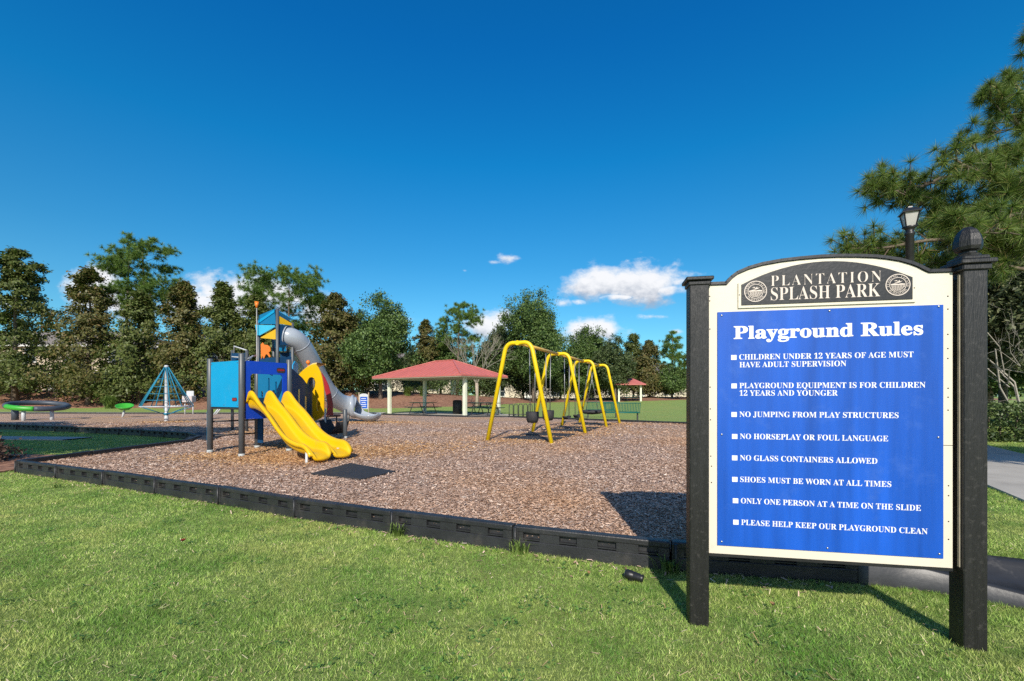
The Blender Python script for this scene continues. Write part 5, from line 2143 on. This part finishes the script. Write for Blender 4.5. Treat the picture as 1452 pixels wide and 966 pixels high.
def limbs(mb, base, top, ends, r0, rng, fork=.35):
    """Trunk from base to top, limbs from it to the given ends."""
    base, top = Vector(base), Vector(top)
    n = 7
    pts = [base.lerp(top, i / n) + Vector((rng.normal(0, .02), rng.normal(0, .02), 0)) * (top - base).length * .25 * (1 if 0 < i < n else 0) for i in range(n + 1)]
    mb.tube(pts, [r0 * (1.25 if i == 0 else 1 - .85 * i / n) for i in range(n + 1)], 8)
    H = (top - base).length
    for e in ends:
        e = Vector(e)
        f = min(.95, max(.12, (e.z - base.z) / H - fork * (Vector((e.x, e.y)) - Vector((base.x, base.y))).length / H))
        s = base.lerp(top, f)
        mid = s.lerp(e, .5) + Vector((0, 0, -.05 * (e - s).length))
        mb.tube([s, mid, e], [max(.018, r0 * .38 * (1 - f * .6)), max(.014, r0 * .25 * (1 - f * .6)), .01], 5, cap=False)


TREES = 'trees round the playground'


def magnolia(x, y, h, rad, seed, label, m='magnolia', n=13000, leaf=.29, low=.06, name='magnolia_tree', K=165, taper=.66, group=TREES):
    rng = np.random.default_rng(seed)
    rad *= 1.24
    h *= .975
    n = int(n * 1.65)
    z = gz(x, y)
    root = empty(name, (x, y, z), label, 'tree', group)
    t = low + (1 - low) * rng.uniform(0, 1, K) ** .85
    t[:5] = (.86, .90, .935, .965, .985)
    prof = rad * np.minimum(1, (t + .14) / .30) * (1 - t) ** taper + .10
    th = rng.uniform(0, 2 * np.pi, K)
    lob = 1 + .25 * np.sin(3 * th + seed) * np.sin(7 * t + seed) + rng.normal(0, .22, K)
    rr = prof * lob * rng.uniform(0, 1, K) ** .42
    c = np.stack([rr * np.cos(th), rr * np.sin(th), t * h], -1)
    per = n // K
    sg = (.15 + .25 * (1 - t)) * min(1.2, rad / 2.4)
    P = np.repeat(c, per, 0) + rng.normal(size=(K * per, 3)) * np.repeat(sg, per)[:, None] * np.array([1, 1, .75])
    outw = P - np.array([0, 0, 0])
    outw[:, 2] *= .2
    outw /= np.linalg.norm(outw, axis=1)[:, None] + 1e-6
    me = leaf_mesh('crown', P, leaf * rng.uniform(.6, 1.25, len(P)), rng, .48, .25, outw, 1.1)
    link('crown', me, M[m], root, False)
    mb = MB()
    ends = [tuple(c[i]) for i in rng.choice(K, 26, replace=False)]
    limbs(mb, (0, 0, -.3), (0, 0, h * .97), ends, .017 * h, rng)
    mb.build('trunk', M['bark'], root, False)
    return root


def oak(x, y, h, rad, seed, label, m='oak', n=26000, leaf=.22, low=.12, name='oak_tree', bark='bark', group=TREES, lobes=16, ub=.35):
    rng = np.random.default_rng(seed)
    z = gz(x, y)
    root = empty(name, (x, y, z), label, 'tree', group)
    zc = h * (1 + low) / 2
    rz = h * (1 - low) / 2
    # lobes inside the crown's outline, clumps over each lobe
    lobes = lobes + 6
    d = unit(rng, lobes) * rng.uniform(.35, .72, (lobes, 1))
    d[0] = (0, 0, .68)
    n = int(n * 1.95)
    L = d * np.array([rad, rad, rz]) + np.array([0, 0, zc])
    lr = rng.uniform(.24, .46, lobes)
    K = lobes * 22
    li = np.repeat(np.arange(lobes), 22)
    u_ = unit(rng, K)
    c = L[li] + u_ * (lr[li] * rng.uniform(.7, 1.06, K))[:, None] * np.array([rad, rad, rz * .85])
    c = c[c[:, 2] > h * low * .6]
    K = len(c)
    per = n // K
    P = np.repeat(c, per, 0) + rng.normal(size=(K * per, 3)) * (.085 * rad) * np.repeat(rng.uniform(.55, 1.1, K), per)[:, None]
    outw = P - np.array([0, 0, zc])
    outw /= np.linalg.norm(outw, axis=1)[:, None] + 1e-6
    me = leaf_mesh('crown', P, leaf * rng.uniform(.6, 1.3, len(P)), rng, .55, ub, outw, .5)
    link('crown', me, M[m], root, False)
    mb = MB()
    limbs(mb, (0, 0, -.3), (0, 0, h * .8), [tuple(v) for v in L] + [tuple(v) for v in c[rng.choice(K, 14, replace=False)]], .02 * h, rng)
    mb.build('trunk', M[bark], root, False)
    return root


def pine(x, y, h, rad, seed, label, start=.42, nb=34, per=46, L=.46, w=.036, tuft_n=13, group=TREES, m='pine', up=.35, shape='cone'):
    rng = np.random.default_rng(seed)
    z = gz(x, y)
    root = empty('pine_tree', (x, y, z), label, 'tree', group)
    mb = MB()
    lean = rng.normal(0, .02, 2) * h
    top = Vector((lean[0], lean[1], h * .97))
    pts = [Vector((0, 0, -.3)).lerp(top, i / 8) for i in range(9)]
    mb.tube(pts, [.016 * h * (1.15 - .95 * i / 8) for i in range(9)], 8)
    C, D = [], []
    for i in range(nb):
        f = start + (1 - start) * (i + rng.uniform(0, 1)) / nb
        th = i * 2.4 + rng.uniform(-.5, .5)
        g = (f - start) / (1 - start)
        if shape == 'cone':
            ln = rad * (1 - g) ** .55 * (.45 + .55 * min(1, g / .25)) * rng.uniform(.65, 1.1) + .3
        else:
            ln = rad * math.sqrt(max(.03, 1 - (g * 2 - .9) ** 2 / 1.25)) * rng.uniform(.75, 1.1)
        s = Vector((lean[0] * f, lean[1] * f, f * h))
        e = s + Vector((math.cos(th) * ln, math.sin(th) * ln, ln * up * rng.uniform(.2, 1.3)))
        mid = s.lerp(e, .5) - Vector((0, 0, ln * .06))
        mb.tube([s, mid, e], [max(.02, .005 * h * (1.1 - f)), .02, .01], 5, cap=False)
        k = max(6, int(2.4 * tuft_n * ln / rad))
        for j in range(k):
            q = 1 - .45 * rng.uniform(0, 1) ** 1.6
            p = s.lerp(e, q) + Vector(tuple(rng.normal(size=3) * np.array([1, 1, .6]))) * min(.55, ln * .17) * (1 if j else 0)
            C.append(tuple(p))
            dd = (e - s).normalized() + Vector(tuple(rng.normal(size=3) * .4)) + Vector((0, 0, .35))
            D.append(tuple(dd.normalized()))
    for k in range(5):
        C.append(tuple(top + Vector(tuple(rng.normal(size=3) * .25))))
        D.append((0, 0, 1))
    me = needle_mesh('crown', np.array(C), np.array(D), rng, per, L, w)
    link('crown', me, M[m], root, False)
    mb.build('trunk', M['bark'], root, False)
    return root


def PXY(px, Y):
    return (px - CX) / FPX * Y


def TH(py, x, Y):
    return EYE + (HZ - py) / FPX * Y - gz(x, Y)


def place(fn, px, Y, top, wpx, seed, label, **kw):
    x = PXY(px, Y)
    return fn(x, Y, TH(top, x, Y), wpx / FPX * Y / 2, seed, label, **kw)


place(magnolia, 22, 41, 352, 118, 11, 'broad magnolia at the far left above the ring spinner', n=21000, K=200, taper=.5)
place(magnolia, -62, 42, 372, 105, 12, 'bronze magnolia cut by the left picture edge', m='magnolia_b', n=12000)
place(magnolia, 126, 41, 378, 86, 13, 'pointed magnolia between the broad left magnolia and the tall pines', m='magnolia_b', n=13000)
place(magnolia, 198, 41.5, 412, 72, 14, 'magnolia standing in front of the two tall pines', n=12000)
place(magnolia, 262, 41.5, 398, 74, 15, 'slim bronze magnolia behind the rope pyramid', m='magnolia_b', n=12500)
place(magnolia, 316, 42, 400, 74, 16, 'magnolia behind the cyan play panel', m='magnolia', n=12500)
place(magnolia, 366, 43, 418, 72, 17, 'magnolia close behind the play tower mast', n=12000)
place(magnolia, 476, 45, 416, 88, 18, 'dark bronze magnolia right of the round pine', m='magnolia_b', n=14000)
place(pine, 176, 44, 362, 68, 21, 'left and shorter of the two tall pines above the magnolias', nb=20, start=.55, shape='round', up=.5)
place(pine, 212, 45, 342, 84, 22, 'tallest pine at left rising above all magnolias', nb=30, start=.48, tuft_n=16, shape='round', up=.5)
place(pine, 408, 47, 394, 118, 23, 'round topped pine behind the grey tube slide', nb=38, start=.45, tuft_n=20, shape='round', up=.5)
place(oak, 540, 44, 420, 122, 31, 'large oak standing left behind the red pavilion', n=34000, low=.10)
place(oak, 500, 47, 436, 76, 32, 'dusty oak between bronze magnolia and large oak', m='oak_b', n=18000)
place(magnolia, 604, 56, 452, 40, 19, 'narrow magnolia above the red pavilion roof', m='magnolia_b', n=8000)
place(pine, 648, 56, 432, 62, 24, 'pine with a rounded crown right above the pavilion ridge', nb=26, start=.4, tuft_n=16, shape='round')
place(oak, 625, 58, 470, 80, 37, 'low oak filling in behind the pavilion', m='oak', n=15000)
place(oak, 757, 54, 414, 118, 33, 'biggest oak behind the first yellow swing arch', n=36000, low=.06)
place(oak, 706, 57, 458, 64, 34, 'dusty oak left of the biggest oak', m='oak_b', n=15000)
place(oak, 832, 60, 462, 82, 35, 'oak behind the far end of the swing frame', n=20000, m='oak', low=.05)
place(oak, 872, 57, 474, 62, 36, 'dark oak beside the small red shelter', n=16000, m='oak_b', low=.04)
place(magnolia, 921, 64, 482, 44, 41, 'slim magnolia behind the small red shelter', m='magnolia_b', n=9000)
place(magnolia, 898, 66, 472, 46, 42, 'magnolia rising between dark oak and slim magnolia', n=9000)
place(pine, 953, 66, 472, 48, 25, 'small pine just left of the black sign post', nb=30, start=.3)
place(oak, 952, 62, 520, 56, 38, 'low oak under the small pine near the sign post', n=13000, low=.04)
place(oak, 1010, 64, 480, 90, 39, 'oak half hidden behind the rules board', n=13000, low=.04)


place(oak, 690, 61, 500, 70, 43, 'low oak right of the bare crape myrtle', n=14000, low=.02)
place(oak, 742, 63, 505, 70, 44, 'low spreading oak behind the bucket swings', n=14000, low=.02, m='oak_b')
place(oak, 795, 64, 498, 66, 45, 'low oak behind the second yellow arch', n=14000, low=.02)
place(oak, 586, 60, 492, 60, 46, 'low oak left behind the red pavilion roof', n=13000, low=.02, m='oak_b')
place(oak, 850, 66, 500, 60, 47, 'low oak left of the small red shelter', n=12000, low=.02)
place(oak, 905, 70, 505, 50, 48, 'low oak farthest behind the small red shelter', n=10000, low=.02, m='oak_b')


def distant_woods():
    rng = np.random.default_rng(31)
    n = 60000
    X = rng.uniform(-190, 190, n)
    Y = rng.uniform(104, 118, n)
    hgt = 8.5 + 2.2 * np.sin(X * .13) + 1.6 * np.sin(X * .41 + 1) + 1.0 * np.sin(X * 1.1)
    Z = ground_z(X, Y) + hgt * rng.uniform(0, 1, n) ** .8
    me = leaf_mesh('distant_woods', np.stack([X, Y, Z], -1), rng.uniform(.6, 1.3, n), rng, .6, .3, np.tile(np.array([0, -1.0, .2]), (n, 1)), .6)
    tag(link('distant_woods', me, M['oak']), 'far dark woods closing the view behind the townhouses', 'woods', kind='stuff')


distant_woods()


def bare_tree(px, Y, top, label):
    rng = np.random.default_rng(5)
    x = PXY(px, Y)
    z = gz(x, Y)
    h = TH(top, x, Y)
    root = empty('myrtle_tree', (x, Y, z), label, 'tree', TREES)
    mb = MB()
    mb.tube([(0, 0, -.2), (.03, 0, h * .16), (0, 0, h * .30)], [.17, .14, .15], 8)
    mb.build('trunk', M['bark_pale'], root, False)
    mb = MB()

    def grow(p, d, ln, r, lev):
        e = p + d * ln
        mb.tube([p, p.lerp(e, .5) + Vector(tuple(rng.normal(size=3) * .03 * ln)), e], [r, r * .8, r * .6], 5, cap=False)
        if lev:
            for k in range(3):
                dd = (d + Vector(tuple(rng.normal(size=3) * .34)) + Vector((0, 0, .12))).normalized()
                grow(e, dd, ln * rng.uniform(.6, .85), r * .55, lev - 1)
    for k in range(7):
        a = k * 2 * math.pi / 7
        grow(Vector((0, 0, h * .29)), Vector((math.cos(a) * .55, math.sin(a) * .55, .9)).normalized(), h * .24, .06, 3)
    mb.build('branches', M['twig'], root, False)


bare_tree(676, 40, 462, 'bare pale crape myrtle with fanned twigs behind the pavilion')


# shrubs and grasses along the beds
def shrub(x, y, h, rad, seed, label, m='shrub', n=1500, leaf=.16, name='shrub'):
    rng = np.random.default_rng(seed)
    root = empty(name, (x, y, gz(x, y)), label, 'shrub', 'shrubs along the beds')
    K = 30
    c = unit(rng, K) * np.array([rad, rad, h * .5]) * rng.uniform(.4, .95, (K, 1)) + np.array([0, 0, h * .55])
    P = np.repeat(c, n // K, 0) + rng.normal(size=(n // K * K, 3)) * .16 * max(rad, h * .5)
    P[:, 2] = np.maximum(P[:, 2], .02)
    me = leaf_mesh('foliage', P, leaf * rng.uniform(.6, 1.3, len(P)), rng, .5, .4)
    link('foliage', me, M[m], root, False)
    mb = MB()
    for k in range(6):
        q = c[k]
        mb.tube([(0, 0, -.1), (q[0] * .5, q[1] * .5, q[2] * .6), tuple(q)], [.03, .02, .01], 5, cap=False)
    mb.build('stem', M['twig'] if m == 'dull' else M['bark'], root, False)


def fountain_grass(x, y, h, seed, label):
    rng = np.random.default_rng(seed)
    V, Fc = [], []
    z = gz(x, y)
    for k in range(420):
        a = rng.uniform(0, 2 * np.pi)
        L = h * rng.uniform(.6, 1.2)
        o = rng.uniform(.2, 1.0) * L
        b = np.array([x + rng.normal(0, .12), y + rng.normal(0, .12), z])
        sd = np.array([-math.sin(a), math.cos(a), 0]) * .014
        m1 = b + np.array([math.cos(a) * o * .45, math.sin(a) * o * .45, L * .75])
        tp = b + np.array([math.cos(a) * o, math.sin(a) * o, L * rng.uniform(.35, .9)])
        i = len(V)
        V += [b - sd, b + sd, m1 + sd, m1 - sd, tp - sd * .2, tp + sd * .2]
        Fc += [(i, i + 1, i + 2, i + 3), (i + 3, i + 2, i + 5, i + 4)]
    o = link('fountain_grass', np_mesh('fountain_grass', np.array(V), np.array(Fc), 4), M['weed'])
    tag(o, label, 'ornamental grass', 'shrubs along the beds')


def ft(px, Y, h, seed, label):
    fountain_grass(PXY(px, Y), Y, h, seed, label)


ft(155, 38.6, 1.25, 1, 'arching ornamental grass left of the green bucket spinner')
ft(578, 45.6, 1.1, 2, 'arching ornamental grass behind the left pavilion post')
ft(600, 46.5, 1.2, 3, 'arching ornamental grass seen through the pavilion')
shrub(PXY(103, 42), 42, 3.4, .7, 1, 'lime green shrub before the pointed magnolia', 'lime', 1100, .2)
shrub(PXY(80, 42), 42, 2.6, 1.0, 2, 'grey twiggy shrub beside the lime shrub', 'dull', 900, .16)
SH = [(20, 2.3, 'dark round shrub low behind the ring spinner'), (55, 2.1, 'dark shrub below the broad left magnolia'), (132, 2.2, 'dark shrub under the pointed magnolia'), (175, 2.0, 'dark shrub behind the green bucket spinner'),
      (222, 2.0, 'dark shrub left of the rope pyramid top'), (262, 1.8, 'dark shrub right of the rope pyramid'), (335, 2.2, 'dark shrub behind the charcoal play posts'), (385, 2.2, 'dark shrub behind the tower legs'),
      (430, 2.3, 'dark shrub behind the yellow fin'), (480, 2.4, 'dark shrub behind the tube slide bend'), (520, 2.4, 'dark shrub behind the small blue sign')]
for i, (px, h, lab) in enumerate(SH):
    Y = 44.5 if px < 460 else 46
    shrub(PXY(px, Y), Y, h * .8, 1.6, 40 + i, lab, 'shrub', 1700, .2)
SH2 = [(560, 50, 'leafy shrub left behind the pavilion'), (600, 53, 'leafy shrub seen under the pavilion roof'), (640, 54, 'leafy shrub behind the trash can'), (700, 58, 'leafy shrub behind the hoop rack'), (745, 60, 'leafy shrub behind the near bucket swing'),
       (790, 62, 'leafy shrub behind the second swing arch'), (830, 63, 'leafy shrub behind the nest swing'), (862, 63, 'leafy shrub left of the small shelter'), (925, 64, 'leafy shrub right of the small shelter'), (960, 63, 'leafy shrub by the sign post edge')]
for i, (px, Y, lab) in enumerate(SH2):
    shrub(PXY(px, Y), Y, 2.6, 2.9, 60 + i, lab, 'shrub', 1700, .24)
shrub(-10.0, 8.4, .42, .6, 90, 'dark brown dead shrub at the left corner of the border', 'brownleaf', 1400, .08)
b_ = MB()
b_.prism([(-8.35, 6.6), (-8.3, 7.6), (-8.9, 9.2), (-10.6, 9.4), (-11.5, 7.2), (-9.6, 6.2)], Matrix.Translation((0, 0, -.02)), .05)
tag(b_.build('mulch_bed', M['bed']), kind='structure')


# ------------------------------------------------------------------ the right-hand side
def near_pine():
    rng = np.random.default_rng(77)
    bx, by = 15.2, 10.6
    z = gz(bx, by)
    root = empty('pine_tree', (bx, by, z), 'big longleaf pine reaching in over the sign from the right', 'tree', TREES)
    mb = MB()
    mb.tube([(0, 0, -.3), (.1, 0, 4), (0, .1, 8.5), (.15, .1, 13)], [.24, .2, .15, .06], 10)
    C, D = [], []
    o = Vector((bx, by, z))

    def branch(s, pts, r, sub, side=.9):
        sub = int(sub * 1.75)
        P = catmull([s] + pts, 6)
        n = len(P)
        mb.tube(P, [r * (1 - .8 * i / (n - 1)) for i in range(n)], 6, cap=False)
        for k in range(sub):
            f = rng.uniform(.30, 1.0)
            i = min(n - 2, int(f * (n - 1)))
            p = P[i]
            d = (P[i + 1] - P[i]).normalized()
            dd = (d * .7 + Vector(tuple(rng.normal(size=3) * .65)) + Vector((0, 0, .25))).normalized()
            L = side * rng.uniform(.35, 1.0) * (1.1 - .5 * f)
            e = p + dd * L
            mb.tube([p, p.lerp(e, .5) + Vector((0, 0, -.03)), e], [.018, .013, .008], 4, cap=False)
            for q in (1.0, .72, .45):
                if q == 1.0 or rng.uniform() < .6:
                    C.append(tuple(p.lerp(e, q) + Vector(tuple(rng.normal(size=3) * .07 * (q < 1)))))
                    D.append(tuple((dd + Vector((0, 0, .3)) + Vector(tuple(rng.normal(size=3) * .25))).normalized()))
        C.append(tuple(P[-1]))
        D.append(tuple((P[-1] - P[-2]).normalized()))

    A_ = lambda px, py, Y: at(px, py, Y) - o
    T = lambda zz: Vector((0, 0, zz))
    branch(T(4.0), [A_(1420, 345, 10.6), A_(1330, 340, 10.2), A_(1250, 352, 10.0), A_(1203, 352, 9.9)], .07, 30)
    branch(T(4.6), [A_(1400, 300, 11), A_(1310, 290, 10.8), A_(1240, 262, 10.5)], .07, 30)
    branch(T(4.9), [A_(1430, 260, 10.6), A_(1350, 250, 10.5), A_(1290, 270, 10.3), A_(1232, 268, 10.2)], .07, 26)
    branch(T(5.6), [A_(1440, 265, 10), A_(1390, 245, 9.7), A_(1340, 220, 9.5)], .06, 16, .8)
    branch(T(5.9), [A_(1445, 230, 10.4), A_(1400, 225, 10.2), A_(1362, 190, 10)], .05, 11, .6)
    branch(T(6.2), [A_(1450, 300, 9.4), A_(1400, 330, 9.0), A_(1350, 320, 9.0)], .06, 22)
    branch(T(5.2), [A_(1440, 320, 12), A_(1370, 300, 12.2), A_(1320, 330, 12.4)], .06, 24)
    branch(T(7.2), [A_(1470, 190, 10.6), A_(1430, 160, 10.4), A_(1392, 135, 10.2)], .06, 18, .75)
    branch(T(7.4), [A_(1480, 175, 10.8), A_(1440, 120, 10.8), A_(1400, 125, 10.8)], .05, 12, .6)
    branch(T(7.8), [A_(1500, 200, 10.4), A_(1455, 215, 10.2), A_(1425, 225, 10.2)], .05, 18, .8)
    branch(T(9.0), [A_(1500, 60, 10.6), A_(1462, 48, 10.5)], .05, 14, .7)
    branch(T(6.6), [A_(1480, 280, 9.8), A_(1440, 270, 9.6), A_(1415, 290, 9.4)], .06, 24)
    branch(T(5.0), [A_(1470, 350, 9.8), A_(1430, 360, 9.6), A_(1390, 345, 9.6)], .06, 24)
    branch(T(3.6), [A_(1440, 380, 11.4), A_(1360, 372, 11.5), A_(1290, 372, 11.5), A_(1230, 362, 11.4)], .06, 30)
    for k in range(18):                            # the rest of the crown, beyond the picture
        a = rng.uniform(-1.9, 2.2)
        h = rng.uniform(5, 12)
        L = rng.uniform(1.5, 3.2)
        branch(T(h), [T(h) + Vector((math.cos(a) * L * .5, math.sin(a) * L * .5, .1)), T(h) + Vector((math.cos(a) * L, math.sin(a) * L, .5))], .05, 14)
    me = needle_mesh('crown', np.array(C), np.array(D), rng, 90, .29, .0095, .95)
    link('crown', me, M['pine_near'], root, False)
    mb.build('trunk', M['bark'], root, False)


near_pine()
oak(14.9, 14.2, 6.6, 3.0, 52, 'grey green leafy tree right of the sign with bare twigs', m='dull', n=26000, leaf=.13, low=.14, name='leafy_tree')
magnolia(11.6, 15.2, 5.9, 1.6, 53, 'dark bronze magnolia just behind the lamp post', m='magnolia_b', n=10000, leaf=.17)
oak(21, 19, 8.5, 4.0, 54, 'tall leafy tree deep behind the right path', m='oak', n=20000, leaf=.2, low=.08, name='leafy_tree')
oak(19.5, 13.2, 5.5, 2.6, 56, 'leafy tree at the far right edge past the path', m='oak_b', n=14000, leaf=.15, low=.1, name='leafy_tree')
oak(30, 28, 10, 6.0, 57, 'large leafy tree farthest behind the right path', m='oak', n=20000, leaf=.26, low=.05, name='leafy_tree')
oak(24, 33, 9, 5.0, 58, 'leafy tree hidden behind the rules board', m='oak_b', n=14000, leaf=.26, low=.05, name='leafy_tree')


def twiggy():
    rng = np.random.default_rng(9)
    x, y = 14.6, 12.6
    root = empty('bare_shrub', (x, y, gz(x, y)), 'bare pale branching shrub right of the tall sign post', 'shrub')
    mb = MB()

    def grow(p, d, ln, r, lev):
        e = p + d * ln
        mb.tube([p, p.lerp(e, .5) + Vector(tuple(rng.normal(size=3) * .05 * ln)), e], [r, r * .8, r * .6], 5, cap=False)
        if lev:
            for k in range(3):
                dd = (d + Vector(tuple(rng.normal(size=3) * .45))).normalized()
                grow(p.lerp(e, rng.uniform(.55, 1)), dd, ln * rng.uniform(.5, .8), r * .55, lev - 1)
    for k in range(6):
        grow(Vector((0, 0, .1)), Vector((rng.normal(0, .6), rng.normal(-.2, .4), 1)).normalized(), 2.7, .028, 4)
    mb.build('branches', mat('bleached_twigs', (.36, .33, .28), .85), root, False)


twiggy()


def hedge(x, y, sx_, sy_, h, rz, seed, label):
    rng = np.random.default_rng(seed)
    root = empty('hedge', (x, y, gz(x, y)), label, 'hedge', 'clipped hedges by the right path', rz)
    n = int(7500 * sx_ * h / 2)
    P = rng.uniform(-.5, .5, (n, 3))
    inside = rng.uniform(0, 1, n) < .35
    P0 = P.copy()
    ax = rng.integers(0, 3, n)
    sgn = rng.choice([-.5, .5], n)
    P[np.arange(n), ax] = sgn + rng.normal(0, .03, n)
    P[inside] = P0[inside]
    P[:, 2] = np.abs(P[:, 2] + .5)
    P = P * np.array([sx_, sy_, h]) + rng.normal(size=(n, 3)) * .05
    me = leaf_mesh('foliage', P, .085 * rng.uniform(.6, 1.3, n), rng, .55, .4)
    link('foliage', me, M['shrub'], root, False)
    mb = MB()
    for k in range(9):
        xx = (k - 4) * sx_ * .1
        mb.tube([(xx, 0, -.1), (xx + .05, .1 * (k % 3 - 1), h * .7)], .02, 5)
    mb.build('stems', M['bark'], root, False)


hedge(13.9, 12.0, 2.6, 1.1, .95, -.5, 3, 'dark clipped hedge beyond the concrete path')
hedge(17.2, 10.4, 2.6, 1.1, .95, -.5, 4, 'dark clipped hedge at the right picture edge')

# shade trees standing outside the picture on the left: their shade lies on the grass wedge
oak(-12.7, 2.2, 9.2, 4.4, 81, 'shade tree on the left whose shadow covers the grass wedge', m='oak', n=46000, leaf=.28, low=.36, name='oak_tree')
oak(-20.0, 4.4, 9.5, 4.4, 82, 'second shade tree on the left of the shaded grass', m='oak', n=40000, leaf=.28, low=.38, name='oak_tree')
oak(10.4, 1.0, 7.4, 2.4, 83, 'tree standing right of the view whose shade dapples the path', m='oak', n=12000, leaf=.24, low=.5, name='oak_tree')
